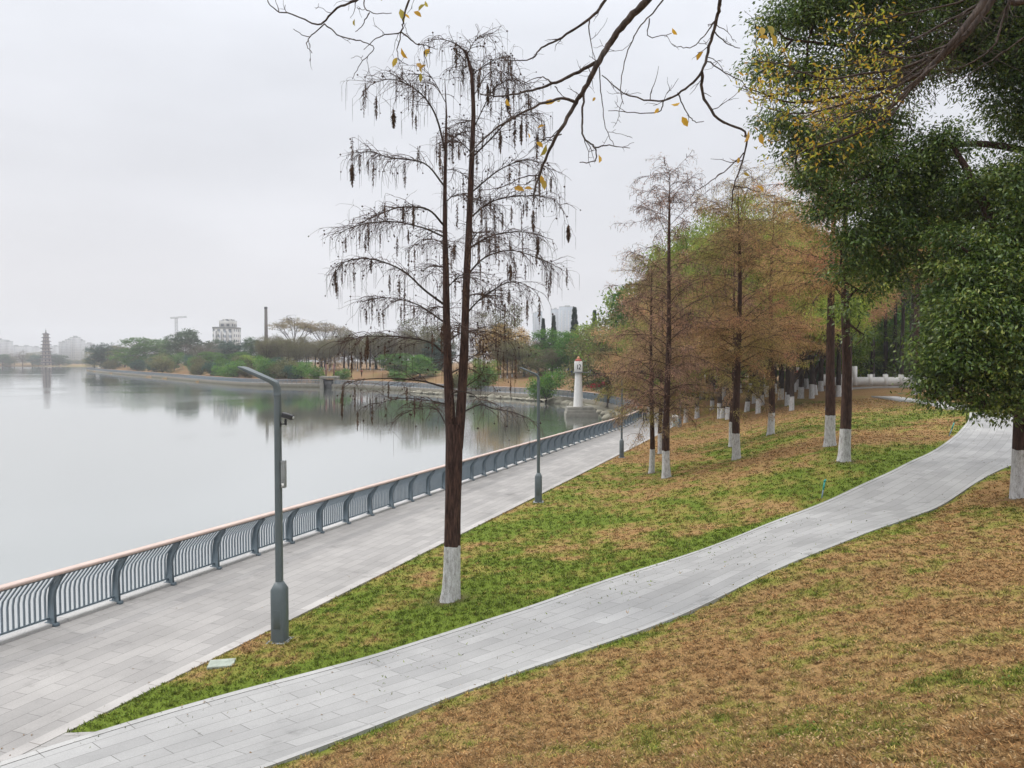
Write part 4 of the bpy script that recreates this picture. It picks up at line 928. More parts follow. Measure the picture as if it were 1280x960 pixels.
# ---- far left bank and pagoda island
for k, (x, yt, D, kd) in enumerate([(3, 441, 840, 'dark'), (18, 440, 860, 'bare'), (28, 436, 845, 'bare'), (40, 438, 850, 'olive'), (48, 441, 835, 'teal'), (66, 440, 832, 'teal'), (74, 443, 830, 'dark'), (12, 443, 850, 'olive'), (56, 446, 828, 'dark')]):
    far_tree(kd, x, yt, D, 22 if k != 5 else 28, ['dark tree at the left edge of the far bank', 'faded brown tree left of the pagoda grove', 'taller faded brown tree left of the pagoda', 'dull olive tree close left of the pagoda', 'blue green tree touching the left of the pagoda', 'large blue green tree right of the pagoda foot', 'dark tree at the right tip of the pagoda island', 'low olive tree near the left edge of the far bank', 'dark low tree in front of the pagoda foot'][k], 'trees on the pagoda bank', z=-.6)
for k in range(9):
    far_tree('teal' if k % 2 else 'olive', 84 + k * 4.5, 449 + r9.normal(0, 1), 1010, 10, 'hazy low tree on the farthest bank right of the pagoda', 'trees on the farthest bank', z=-.6)

# ---- the grove on the slope, trunks as seen
GR = 'whitewashed trees in the grove up the slope'
gl = [((868, 487), 'grove_rust', 'far leaning tree at the left end of the slope grove', 1.0), ((877, 499), 'grove_green', 'tree with a short white foot behind the stair handrail', 1.0),
 ((902, 523), 'grove_bent', 'crooked dark tree left of the thick double trunk', .8), ((910, 524), 'grove_rust', 'thick reddish double trunk with a wide white foot', .85),
 ((933, 515), 'grove_bent', 'bent dark tree right behind the tall straight cypress', .85), ((943, 504), 'grove_rust', 'tree left of the close pair behind the green band', .9),
 ((952, 507), 'grove_green', 'tree with a bright white foot left of the lone cypress', .9), ((976, 500), 'grove_green', 'upright tree just right of the lone cypress', .95),
 ((984, 507), 'grove_bent', 'tree leaning right with a clean white foot, right of the lone cypress', .85), ((1001, 498), 'grove_green', 'forked tree in the gap under the blue banners', .95),
 ((1020, 494), 'grove_bent', 'leaning tree with a wide splayed white foot', .95), ((1026, 489), 'grove_green', 'second leaning tree behind the splayed white foot', 1.0),
 ((1048, 496), 'grove_rust', 'tree with a grey white foot between the pair of cypresses', 1.0), ((1062, 488), 'grove_rust', 'tree right behind the right hand cypress of the pair', 1.0),
 ((960, 496), 'grove_rust', 'tree behind the lone cypress on the brown lawn', 1.0), ((890, 512), 'grove_rust', 'brown crowned tree low on the slope by the stair', .85),
 ((992, 490), 'grove_rust', 'back row tree left of the green hedge', 1.0), ((1090, 480), 'grove_tall', 'tall straight tree left of the row by the park road', 1.15),
 ((1106, 479), 'grove_tall', 'tall dark trunk second in the row by the park road', 1.15), ((1118, 479), 'grove_tall', 'tall dark trunk third in the row by the park road', 1.15),
 ((1127, 480), 'grove_tall', 'slender trunk fourth in the row by the park road', 1.1), ((1139, 482), 'grove_tall', 'trunk just left of the large reddish cypress', 1.15),
 ((1163, 482), 'grove_tall', 'slim trunk right of the large reddish cypress', 1.1), ((1075, 479), 'grove_tall', 'slim tree left end of the row by the park road', 1.1), ((1188, 484), 'grove_tall', 'trunk half hidden by the low evergreen boughs', 1.1)]
r7 = np.random.default_rng(12)
gl += [((x, 470 + r7.random() * 9), 'grove_tall', 'slim dark trunk in the back rows of the grove by the park road', .8 + .15 * r7.random()) for x in (1012, 1032, 1043, 1068, 1083, 1098, 1133, 1152, 1176, 1200)]
gl += [((x, 486 + r7.random() * 8), 'grove_bent' if i % 2 else 'grove_rust', 'whitewashed trunk in the back rows of the slope grove', .9 + .2 * r7.random()) for i, x in enumerate((884, 895, 918, 926, 938, 956, 968, 996, 1008, 1015))]
for px, k, lab, sc in gl: place('g', k, BK[k], px, lab, sc * (.95 + .1 * rng.random()), None if 'bent' not in k else (.2 if rng.random() < .6 else 2.9), group=GR)
BB = 'tall green trees behind the slope grove'
for x, yt, D, kd, lab in [(762, 372, 105, 'olive', 'olive tree at the left end of the slope woods'), (790, 340, 112, 'lime', 'yellow green tree behind the clump of three cypresses, left part'), (822, 330, 105, 'mid', 'green tree behind the clump of three cypresses'),
 (855, 285, 98, 'lime', 'bright green tree topping the woods left of the tall straight cypress'), (890, 268, 104, 'mid', 'green tree behind the crown of the tall straight cypress'), (925, 262, 110, 'lime', 'yellow green tree behind the lone cypress'),
 (962, 258, 100, 'lime', 'bright lime tree left of the big evergreen'), (1000, 262, 108, 'mid', 'green tree behind the pair of cypresses'), (1040, 270, 104, 'lime', 'light green tree behind the right cypress of the pair'),
 (1085, 290, 112, 'mid', 'green tree beyond the park road, left'), (1120, 300, 116, 'lime', 'pale green tree beyond the park road, middle'), (1160, 290, 118, 'mid', 'green tree beyond the park road, right'), (1210, 300, 112, 'dark', 'dark tree beyond the bend of the walkway'), (1260, 290, 108, 'mid', 'green tree beyond the walkway at the right edge'), (1320, 290, 100, 'mid', 'green tree beyond the walkway past the right edge')]:
    far_tree(kd, x, yt, D, 100, lab, BB)
for x, yt, D, kd, lab in [(872, 330, 74, 'grove_rust', 'rust brown tree between the clump of three and the tall cypress'), (985, 285, 66, 'grove_rust', 'rust orange tree right of the lone cypress crown'), (1015, 265, 72, 'grove_rust', 'rust orange tree left of the big evergreen boughs'), (800, 400, 92, 'grove_rust', 'low brown tree over the end of the promenade'), (835, 350, 80, 'grove_rust', 'brown tree behind the frontmost cypress'), (1060, 320, 62, 'grove_green', 'yellow green tree in the middle of the upper slope'), (905, 300, 84, 'grove_rust', 'brown tree behind the tall straight cypress'), (945, 290, 78, 'grove_rust', 'reddish brown tree left of the lone cypress')]:
    far_tree(kd, x, yt, D, 105, lab, 'brown crowned trees of the slope woods')
for x, yt, D, lab in [(1062, 395, 98, 'small lime tree behind the park wall, left of the straight trunks'), (1096, 405, 104, 'small lime tree behind the park wall among the straight trunks'), (1132, 398, 100, 'small lime tree behind the park wall near the large reddish cypress'), (1172, 405, 99, 'small lime tree behind the park wall beside the low evergreen boughs')]:
    far_tree('lime', x, yt, D, 62, lab, 'small trees behind the park wall')
for x, yt, D, lab in [(858, 266, 72, 'lime green tree top left of the tall straight cypress'), (900, 250, 66, 'bright lime tree top behind the tall straight cypress'), (948, 246, 64, 'bright green tree top between the tall and the lone cypress'), (990, 255, 60, 'yellow green tree top touching the big evergreen boughs'), (815, 372, 88, 'yellow green tree low behind the clump of three'), (1035, 300, 55, 'lime tree behind the left cypress of the pair')]:
    far_tree('grove_green', x, yt, D, 95, lab, 'lime crowned trees of the slope woods')

# ------------------------------------------------------------------ the big evergreens at the right
def lobes_px(base, L): return [tuple(at_d(x, y, D) - base) + (r,) for x, y, D, r in L]
b0 = gh(1278, 622)
EG = [(.034, .070, .013), (.085, .145, .024), (.145, .200, .035), (.24, .26, .05)]
r_ = np.random.default_rng(77)
def evergreen(label, base, spine, spine_r, boughs, lobes, nclump, per, white=True, seed=1, leafL=.128):
    r_ = np.random.default_rng(seed); root = empty('evergreen_tree', base); tag(root, label, 'tree', None)
    tr = Geo(); sp_ = [np.array(at_d(*p)) - base for p in spine]; sp_ = [np.array([sp_[0][0], sp_[0][1], -.35])] + sp_[1:]
    trunk_rings(tr, sp_, spine_r, 16, seed, .12, .6)
    for pts, r0, r1 in boughs:
        q = catmull([np.array(at_d(*p)) - base for p in pts], 5); tr.tube(q, np.linspace(r0, r1, len(q)), 9)
    L_ = np.array(lobes_px(base, lobes)); S = resample(np.array(sp_), 60)
    wgt = L_[:, 3] ** 2.2; li = r_.choice(len(L_), nclump, p=wgt / wgt.sum()); dr_ = nrmz(r_.normal(0, 1, (nclump, 3)))
    cc = L_[li, :3] + dr_ * (L_[li, 3] * (.2 + 1.05 * r_.random(nclump) ** .8))[:, None] * [1, 1, .85]
    nodes = [S[12:]] + [catmull([np.array(at_d(*p)) - base for p in pts], 5)[3:] for pts, _, _ in boughs]; NN = np.vstack(nodes); todo = list(range(len(L_)))
    while todo:
        ds = [np.linalg.norm(NN - L_[k, :3], axis=1) for k in todo]; j = int(np.argmin([d_.min() for d_ in ds])); k = todo.pop(j); s0 = NN[int(np.argmin(ds[j]))]; l = L_[k]; gap = np.linalg.norm(s0 - l[:3])
        q = catmull([s0, s0 * .6 + l[:3] * .4 + r_.normal(0, .12 * gap, 3), l[:3], l[:3] + nrmz(l[:3] - s0) * l[3] * .5 + r_.normal(0, .15, 3)], 5); tr.tube(q, np.linspace(.035, .010, len(q)), 6); NN = np.vstack([NN, q[4:]])
    for k in range(0, nclump, 3):
        c = cc[k]; l = L_[li[k], :3]; tr.tube(catmull([l + r_.normal(0, .1, 3), (l + c) / 2 + r_.normal(0, .1, 3), c], 3), [.016, .014, .012, .01, .008, .006, .004], 3)
    ci = np.repeat(np.arange(nclump), r_.poisson(per, nclump)); N = len(ci)
    c = cc[ci] + r_.normal(0, 1, (N, 3)) * .19 * [1.2, 1.2, .5]; d = nrmz(c - cc[ci]) * .8 + r_.normal(0, .5, (N, 3)) + [0, 0, -.55]
    cols = np.array(EG); t_ = np.clip(.8 * r_.random(nclump)[ci] ** 1.4 + r_.normal(.05, .13, N), 0, .999) * 3; i0 = t_.astype(int); fr = (t_ - i0)[:, None]
    col = (cols[i0] * (1 - fr) + cols[np.minimum(i0 + 1, 3)] * fr) * (.7 + .6 * r_.random((N, 1)))
    lf = Geo(); lf.leaves(c, d, nrmz(np.array([0, 0, 1.]) + r_.normal(0, .55, (N, 3))), leafL * (.65 + .6 * r_.random(N)), leafL * .40 * (.7 + .5 * r_.random(N)), col, .10)
    tr.build('trunk', M_bark_w if white else M_bark, root, smooth=True); lf.build('crown', M_leafg, root); return root
D0 = b0[1]
evergreen('large dark evergreen with a whitewashed foot at the right edge of the walkway', b0,
    [(1278, 622, D0), (1276, 560, D0), (1280, 500, D0), (1278, 430, D0 + .1), (1272, 380, D0 + .3), (1252, 320, D0 + .5), (1232, 260, D0 + .6), (1205, 205, D0 + .8), (1180, 165, D0 + 1)],
    [.21, .16, .15, .14, .13, .11, .085, .055, .015],
    [([(1278, 440, D0), (1300, 340, D0 - .3), (1340, 200, D0 - .6), (1350, 60, D0)], .12, .04), ([(1272, 400, D0), (1230, 385, D0 - .6), (1190, 400, D0 - 1.2)], .06, .015)],
    [(1225, 350, D0 - .3, 1.05), (1262, 400, D0 - .7, 1.15), (1215, 430, D0 - .8, 1.05), (1185, 440, D0 - .6, .5), (1245, 465, D0 - .6, .9), (1190, 470, D0 - .7, .5), (1222, 503, D0 - .9, .38), (1262, 505, D0 - .8, .4), (1165, 475, D0 - .4, .25), (1185, 300, D0 + .3, .45), (1205, 385, D0 - 1.0, .5), (1270, 320, D0 + .2, 1.1), (1180, 375, D0 + .4, .45), (1300, 440, D0, 1.3), (1340, 380, D0, 1.5), (1330, 500, D0 + .6, 1.0),
     (1170, 490, D0 - .5, .35), (1330, 260, D0, 1.5), (1290, 230, D0 + .7, .8), (1250, 215, D0 + 1.5, .5), (1180, 175, D0 + 1, .5), (1215, 235, D0 + .6, .5)], 2900, 36, seed=5)
# second evergreen whose trunk stands past the right edge; its boughs sweep left over the slope
b1 = np.array([17.6, 22.0, ghz(17.6, 22.0)]); D1 = 20.5
evergreen('towering evergreen whose leafy boughs sweep left across the top of the view', b1,
    [(1384, 580, 22), (1375, 450, 22), (1360, 330, 21.8), (1330, 200, 21.5), (1290, 90, 21.2), (1240, -10, 21), (1200, -100, 21)], [.32, .26, .24, .22, .18, .14, .08],
    [([(1330, 200, 21.5), (1230, 180, 21), (1150, 190, 20.6), (1075, 225, 20.2)], .12, .03), ([(1290, 90, 21.2), (1200, 60, 21), (1090, 60, 20.6), (990, 50, 20.2)], .12, .03), ([(1360, 330, 21.8), (1280, 280, 21.2), (1200, 270, 21), (1120, 330, 20.5)], .08, .02)],
    [(1010, 20, D1, .95), (965, 30, D1, .55), (960, 85, D1 - .3, .5), (1060, -10, D1, 1.2), (1120, 20, D1, 1.2), (1190, -10, D1, 1.3), (1260, 20, D1 + .3, 1.3), (1075, 65, D1, .9), (1010, 95, D1, .75), (1140, 80, D1 + .5, .9),
     (975, 150, D1 - .4, .5), (1000, 175, D1, .6), (1040, 190, D1, .95), (1095, 150, D1 + .3, .85), (1110, 215, D1, 1.1), (1050, 250, D1 - .4, .7), (1060, 300, D1 - .6, .5), (1100, 285, D1 - .4, .75), (1150, 270, D1, .85), (1165, 330, D1, .5),
     (1170, 210, D1 + .4, .8), (1210, 260, D1 + .5, .8), (1050, 340, D1 - .5, .38), (1250, 80, D1 + .5, 1.0), (1290, 150, D1 + .5, 1.2), (1285, 40, D1, 1.4), (1200, 60, D1 + 1, .8), (1015, 225, D1 - .3, .4), (1130, 305, D1, .6), (1350, 100, D1, 1.8), (1350, 250, D1 + 1, 1.5), (1080, 365, D1 - .4, .25), (1025, 270, D1 - .5, .28), (1075, 330, D1 - .3, .55), (1110, 340, D1, .55), (1060, 385, D1 - .3, .28), (1135, 250, D1 + .2, .9), (1080, 420, D1 - .2, .18), (1100, -70, D1, 1.3), (1250, -80, D1, 1.5)], 4700, 34, seed=6)
# ------------------------------------------------------------------ overhanging boughs of two trees beside the viewer
LEAFY = [(.52, .30, .03), (.46, .33, .05), (.60, .36, .04), (.38, .32, .06)]
def zig(p0, d0, L, n, r_, w=.28):
    p = [np.array(p0, float)]; d = np.array(d0, float)
    for k in range(n):
        d = nrmz(d + r_.normal(0, w, 3)); p.append(p[-1] + d * L / n)
    return np.array(p)
def overhang(name, label, base, trunk, tr_r, limbs, boughs, twcol, dens, leaf_pts, leaf_fn, seed, tl=.28):
    r_ = np.random.default_rng(seed); root = empty(name, base); tag(root, label, 'tree'); base = np.array(base)
    tg = Geo(); trunk_rings(tg, [np.array(p) - base for p in trunk], tr_r, 16, seed, .1, .4)
    bg_ = Geo(); tw = Geo()
    for pts, a, b_ in limbs: q = catmull([np.array(p) - base for p in pts], 6); bg_.tube(q, np.linspace(a, b_, len(q)), 9)
    segs = []
    for px, D, r0, r1, dz in boughs:
        n = len(px); pts = [at_d(x, y, D + dz * k / n + .04 * math.sin(k * 2.1)) - base for k, (x, y) in enumerate(px)]
        q = catmull(pts, 5); rr = np.linspace(r0, r1, len(q)) * (1 + .18 * np.abs(np.sin(np.arange(len(q)) * 1.3))); q = q + r_.normal(0, .003, q.shape); bg_.tube(q, rr, 7); segs.append(q)
        tot = np.linalg.norm(np.diff(q, axis=0), axis=1).sum()
        for k in range(int(tot * dens)):
            i = r_.integers(1, len(q) - 1); td = nrmz(q[i + 1] - q[i]); d0 = nrmz(td * (.7 if dens < 6 else 1.5) + r_.normal(0, .65, 3)); t_ = zig(q[i], d0, tl * (.4 + 1.1 * r_.random()), 6, r_)
            tw.tube(t_, np.linspace(min(r1 * 1.1, .0038), .0013, 7), 4)
            for m_ in range(r_.integers(1, 4)):
                j = r_.integers(1, 6); t2 = zig(t_[j], nrmz(nrmz(t_[j + 1] - t_[j]) * .6 + r_.normal(0, .6, 3)), tl * .4 * (.3 + r_.random()), 4, r_); tw.tube(t2, np.linspace(.0022, .0010, 5), 3); segs.append(t2)
            segs.append(t_)
    tg.build('trunk', M_bark, root, smooth=True); bg_.build('boughs', M_over, root, smooth=True); tag(tw.build('twigs', M_over, root), kind='stuff')
    lf = Geo(); leaf_fn(lf, base, segs, r_); o = lf.build('leaves', M_yleaf, root); tag(o, kind='stuff')
    return root
M_over = mat_bark('bough_bark', (.035, .026, .022), (.11, .082, .068), None, 14)
M_yleaf = mat_leaf('yellow_leaf', .4, .45, .4, 0)
bA = np.array([6.6, 2.2, ghz(6.6, 2.2)])
BA = [
 ([(870, -120), (835, -40), (809, 0), (781, 29), (763, 53), (749, 76), (731, 111), (720, 128), (702, 160), (687, 187), (674, 219), (667, 242)], 5.6, .030, .006, .2),
 ([(749, 76), (717, 93), (690, 105), (658, 114), (629, 120), (600, 118)], 5.65, .013, .004, .5),
 ([(720, 128), (702, 123), (667, 134), (629, 155), (600, 178), (585, 196)], 5.7, .011, .003, -.5),
 ([(730, 114), (728, 146), (730, 172), (743, 184), (744, 201), (725, 203)], 5.7, .008, .003, -.3),
 ([(743, 184), (766, 182), (787, 185)], 5.6, .005, .002, -.2),
 ([(790, -60), (757, 0), (737, 23), (702, 47), (677, 60), (664, 73), (629, 76)], 5.9, .013, .003, .4),
 ([(737, 23), (738, 50), (744, 76)], 5.9, .005, .002, 0),
 ([(674, 219), (653, 222), (629, 233), (600, 238)], 5.8, .005, .002, 0),
 ([(702, 167), (680, 175), (660, 190)], 5.75, .005, .002, .2),
 ([(690, 104), (676, 96), (652, 106)], 5.75, .005, .002, 0), ([(693, 107), (705, 122)], 5.7, .004, .002, 0),
 ([(749, 84), (752, 120), (757, 160), (768, 182)], 5.7, .004, .002, .1),
 ([(830, 0), (812, 20), (795, 40), (783, 70), (776, 110), (780, 130)], 5.2, .005, .002, -.2),
 ([(812, 22), (812, 46), (838, 42)], 5.2, .004, .002, 0),
 ([(925, -90), (903, -40), (900, 0), (896, 23), (887, 58), (877, 90), (857, 111), (830, 125), (787, 120), (752, 93)], 4.9, .014, .003, .3),
 ([(877, 90), (879, 117), (898, 149), (931, 165), (930, 193), (918, 233), (914, 262)], 5.0, .010, .003, .2),
 ([(830, 125), (822, 140), (785, 140), (760, 138)], 5.1, .004, .002, .2), ([(847, 116), (858, 140), (868, 152), (880, 152)], 5.1, .004, .002, 0),
 ([(884, 76), (905, 90), (925, 100), (935, 112)], 5.0, .004, .002, 0), ([(898, 20), (880, 45), (862, 60), (842, 56)], 4.9, .004, .002, 0), ([(893, 40), (910, 55), (925, 60)], 4.9, .004, .002, 0),
 ([(930, 192), (905, 215), (880, 232), (868, 240)], 5.1, .004, .002, 0), ([(918, 232), (935, 236), (950, 240)], 5.1, .004, .002, 0),
 ([(540, -70), (480, -20), (445, 0), (422, 10), (405, 27), (395, 30), (370, 20), (345, 12), (330, -4)], 5.4, .009, .003, .2),
 ([(406, 30), (387, 47), (384, 58), (391, 66)], 5.5, .004, .002, 0), ([(406, 30), (425, 45), (450, 51), (467, 60), (450, 80), (441, 100)], 5.5, .0045, .002, .2),
 ([(540, -60), (512, 0), (504, 25), (501, 40), (475, 45), (455, 62)], 5.3, .008, .002, .1), ([(501, 40), (520, 54), (532, 57), (548, 62)], 5.35, .005, .002, 0), ([(501, 40), (497, 60), (498, 74), (510, 81)], 5.35, .004, .0018, 0),
 ([(530, 56), (531, 70), (535, 84)], 5.35, .003, .0018, 0), ([(470, -30), (455, 0), (462, 15), (490, 17)], 5.3, .005, .002, 0), ([(462, 15), (455, 28), (445, 40)], 5.3, .004, .002, 0), ([(387, 47), (372, 40), (366, 36)], 5.5, .003, .0018, 0)]
def big_leaves(lf, base, segs, r_):
    pts = [(546, 17, 1), (520, 18, 1), (506, 63, 1.2), (546, 61, 1), (542, 65, .9), (515, 75, 1), (525, 76, .9), (496, 81, 1), (536, 80, .8), (521, 89, .8), (490, 3, 1.2), (467, 1, 1), (449, 24, .7), (497, 18, .7), (545, 8, .7), (612, 123, 1.1), (693, 129, 1.1), (674, 149, .8),
           (641, 230, 1.3), (660, 234, 1), (684, 222, 1.3), (679, 218, 1), (683, 183, 1.3), (681, 188, 1.0), (756, 201, 1.2), (845, 148, 1.2), (849, 130, .9), (841, 27, .8), (879, 66, 1), (745, 128, .6), (826, 141, .7), (942, 161, 1.1), (972, 158, 1.1), (988, 163, .8), (943, 222, 1.1), (936, 215, .6), (921, 195, .6),
           (1014, 27, 1.4), (1011, 43, 1), (990, 9, 1.2), (1005, 6, 1.2), (648, 162, .6), (933, 85, .9), (700, 128, .4)]
    cols = np.array(LEAFY)
    for x, y, s_ in pts:
        n = 1; D = 5.45 if x < 570 else 5.7 if x < 800 else 5.05; c = at_d(x, y, D)[None] - base
        S = np.vstack(segs); k = np.argmin(np.linalg.norm(S - c[0], axis=1)); c = (S[k] * .55 + c[0] * .45)[None]
        lf.leaves6(c, np.array([[r_.normal(0, .7), r_.normal(0, .3), -.6 + r_.normal(0, .4)]]), r_.normal(0, 1, (1, 3)) + [[0, -1.2, .4]], .072 * s_ * (.9 + .3 * r_.random()), .038 * s_, cols[r_.integers(0, 4)] * (.75 + .4 * r_.random()), .18)
overhang('overhanging_tree', 'mostly leafless tree whose thin boughs with few yellow leaves hang across the top', bA,
    [(6.6, 2.2, bA[2] - .4), (6.5, 2.25, bA[2] + 1.5), (6.2, 2.5, bA[2] + 3.6), (5.9, 2.8, bA[2] + 5.6)], [.26, .2, .18, .14],
    [([(5.9, 2.8, bA[2] + 5.4), (4.6, 3.6, 9.5), at_d(960, -260, 5.3), at_d(870, -120, 5.6)], .10, .032), ([(5.9, 2.8, bA[2] + 5.4), (4.0, 3.6, 9.4), at_d(1000, -200, 4.8), at_d(925, -90, 4.9)], .07, .016),
     ([at_d(960, -260, 5.3), at_d(850, -170, 5.5), at_d(790, -60, 5.9)], .04, .014), ([at_d(960, -260, 5.3), at_d(740, -240, 5.4), at_d(620, -150, 5.4), at_d(540, -65, 5.35)], .045, .010), ([at_d(620, -150, 5.4), at_d(530, -100, 5.3), at_d(470, -30, 5.3)], .012, .006)],
    BA, None, 4.5, None, big_leaves, 41, .20)
bB = np.array([9.6, 4.6, ghz(9.6, 4.6)])
def br_(pts): return pts
BB_ = [([(1320, -110), (1240, 0), (1205, 45), (1160, 85), (1120, 105), (1060, 119), (990, 128), (930, 108)], 6.3, .034, .004, .4),
 ([(1300, -110), (1232, -4), (1196, 46), (1150, 98), (1110, 136), (1078, 164), (1020, 184), (985, 190)], 6.1, .030, .003, .3),
 ([(1225, 5), (1180, 30), (1130, 55), (1090, 72), (1030, 88), (970, 92)], 6.5, .012, .003, .5), ([(1206, 44), (1170, 62), (1130, 72), (1090, 60), (1060, 52)], 6.2, .010, .003, -.6),
 ([(1180, 66), (1130, 84), (1080, 92), (1030, 98), (975, 80), (945, 76)], 6.3, .012, .003, .2), ([(1150, 92), (1100, 118), (1050, 132), (1000, 142), (960, 136)], 6.2, .010, .003, .2),
 ([(1170, 80), (1120, 118), (1070, 140), (1020, 152)], 6.0, .010, .003, -.3), ([(1140, 108), (1110, 150), (1085, 172)], 6.1, .007, .003, 0), ([(1215, 30), (1160, 78), (1110, 96), (1050, 104)], 6.5, .016, .003, .4),
 ([(1270, -20), (1255, 20), (1240, 60), (1200, 85), (1160, 100)], 6.6, .012, .003, .3), ([(1290, 40), (1240, 75), (1200, 100)], 6.9, .008, .003, .3), ([(1190, 54), (1140, 90), (1090, 126), (1040, 160)], 6.25, .009, .003, .1),
 ([(1160, 86), (1110, 108), (1060, 110), (1010, 112), (950, 122)], 6.4, .008, .003, .1), ([(1240, -10), (1170, 10), (1110, 22), (1060, 40)], 6.4, .008, .003, .1)]
def small_leaves(lf, base, segs, r_):
    S = [s_[r_.integers(0, len(s_))] for s_ in segs for _ in range(4)]; S = np.array(S); W_ = S + base
    px = 640 + F * W_[:, 0] / W_[:, 1]; m_ = (px < 1125) & (r_.random(len(S)) < np.interp(px, [930, 1000, 1100, 1125], [.9, .85, .45, .1])); S = S[m_]
    n = len(S); cols = np.array([(.42, .40, .05), (.30, .36, .05), (.55, .42, .05), (.50, .30, .04)])[r_.integers(0, 4, n)] * (.65 + .5 * r_.random((n, 1)))
    lf.leaves6(S + r_.normal(0, .02, (n, 3)), r_.normal(0, 1, (n, 3)) + [0, 0, .3], np.array([0, 0, 1.]) + r_.normal(0, .6, (n, 3)), .036 + .02 * r_.random(n), .019, cols, .15)
overhang('overhanging_tree', 'tree whose brown boughs with small yellow green leaves enter at the upper right corner', bB,
    [(9.6, 4.6, bB[2] - .4), (9.3, 4.7, bB[2] + 1.6), (8.6, 4.9, bB[2] + 3.8), (7.6, 5.2, bB[2] + 5.9)], [.3, .22, .2, .15],
    [([(7.6, 5.2, bB[2] + 5.8), (6.2, 5.8, 9.7), at_d(1320, -110, 6.3)], .09, .036), ([(7.6, 5.2, bB[2] + 5.8), (6.2, 5.6, 9.5), at_d(1300, -110, 6.1)], .07, .032), ([(7.6, 5.2, bB[2] + 5.6), (6.4, 6.2, 8.9), at_d(1290, 0, 6.7), at_d(1270, -20, 6.6)], .05, .014), ([(6.4, 6.2, 8.9), at_d(1340, 10, 6.9), at_d(1290, 40, 6.9)], .02, .01)],
    BB_, None, 14, None, small_leaves, 42, .34)

# ------------------------------------------------------------------ lamps
M_pole = mat_plain('lamp_paint', (.085, .105, .110), .45, 0, .15, 2.0, spec=.5)
M_dark = mat_plain('black_plastic', (.02, .02, .022), .4, 0, .1)
M_grey = mat_plain('grey_metal', (.22, .23, .23), .5, 0, .12)
M_glass = mat_plain('lamp_lens', (.55, .56, .55), .3)
M_white = mat_plain('white_paint', (.74, .73, .70), .6, 0, .07, 3, grime=None)
M_conc = mat_plain('concrete', (.21, .20, .17), .85, 0, .25, 1.5, bump=.3, bscale=20)
def make_lamp():
    root = empty('street_lamp', (0, 0, 0)); tag(root, 'x', 'street lamp', 'street lamps along the promenade')
    g = Geo(); a = .155
    def ring(z, w, ch=.24): c = w * ch; return [(-w + c, -w, z), (w - c, -w, z), (w, -w + c, z), (w, w - c, z), (w - c, w, z), (-w + c, w, z), (-w, w - c, z), (-w, -w + c, z)]
    def loft(g, rows):
        v = [p for r_ in rows for p in r_]; k = 8; f = [(i * k + j, i * k + (j + 1) % k, (i + 1) * k + (j + 1) % k, (i + 1) * k + j) for i in range(len(rows) - 1) for j in range(k)]
        b0 = g.n; g.add(v, f); g.f.append(np.array([list(range(k))]) + b0 + (len(rows) - 1) * k)
    loft(g, [ring(-.15, .13), ring(.98, .13), ring(1.12, .062)]); g.build('base', M_pole, root); g = Geo(); g.box((0, -.132, .45), (.13, .008, .34)); g.build('access_door', M_pole, root, bevel=.003); g = Geo(); g.box((0, 0, .012), (.38, .38, .03)); g.build('base_plate', M_grey, root)
    g = Geo(); loft(g, [ring(1.121, .058), ring(4.55, .052), ring(4.60, .050)]); g.build('pole', M_pole, root)
    # arm and head: one flat tapering blade bending out of the pole towards -x
    pts = [(0, 0, 4.54), (-.006, 0, 4.68), (-.04, 0, 4.755), (-.12, 0, 4.81), (-.62, 0, 5.03), (-.70, 0, 5.06)]; hw = [.053, .060, .075, .10, .14, .13]; th = [.052, .05, .045, .035, .024, .012]
    v = []; P_ = np.array(pts); tg_ = nrmz(np.gradient(P_, axis=0)); nn = np.stack([-tg_[:, 2], np.zeros(6), tg_[:, 0]], 1)
    for p, n_, w, h in zip(P_, nn, hw, th):
        for sx, sn in ((-1, -1), (1, -1), (1, 1), (-1, 1)): v.append(p + np.array([0, w * sx, 0]) + n_ * h * sn)
    g = Geo(); g.add(v, [(i * 4 + j, i * 4 + (j + 1) % 4, (i + 1) * 4 + (j + 1) % 4, (i + 1) * 4 + j) for i in range(5) for j in range(4)]); g.f.append(np.array([[0, 1, 2, 3]])); g.f.append(np.array([[20, 21, 22, 23]]))
    hd = g.build('lamp_head', M_pole, root, bevel=.008)
    g = Geo(); g.box((0, 0, 0), (.34, .12, .012)); ln = g.build('lamp_lens', M_glass, hd); ln.location = (-.43, 0, 4.925); ln.rotation_euler = (0, R(23), 0)
    return root
lampA = make_lamp(); place_l = [((350, 803), 'grey street lamp nearest the viewer, carrying a black camera and a control box', 1.0), ((673, 628), 'second grey street lamp along the promenade, at the grass edge behind the twin cypress', 1.02),
    ((777, 572), 'third grey street lamp, left of the clump of three cypresses', .98), ((850, 534), 'grey street lamp beside the pale litter bin beyond the cypress clump', .98), ((857, 522), 'farthest grey street lamp, at the foot of the stair handrail', .98)]
first = True
for px, lab, sc in place_l:
    o = lampA if first else copy_tree(lampA); first = False
    p = gh(*px); o.location = p; o.scale = (sc,) * 3; o.rotation_euler = (0, 0, R(-6)); o['label'] = lab
pL = np.array(lampA.location)
cm = empty('security_camera', (pL[0] + .062, pL[1] - .01, pL[2] + 4.02)); tag(cm, 'small black security camera bracketed to the right of the nearest lamp pole', 'camera')
g = Geo(); g.sweep([(0, 0, 0), (.05, 0, 0), (.085, 0, .0)], [(-.012, -.012), (.012, -.012), (.012, .012), (-.012, .012)]); g.box((.085, 0, .035), (.035, .035, .11)); g.box((-.004, 0, 0), (.012, .06, .10)); g.build('bracket', M_dark, cm)
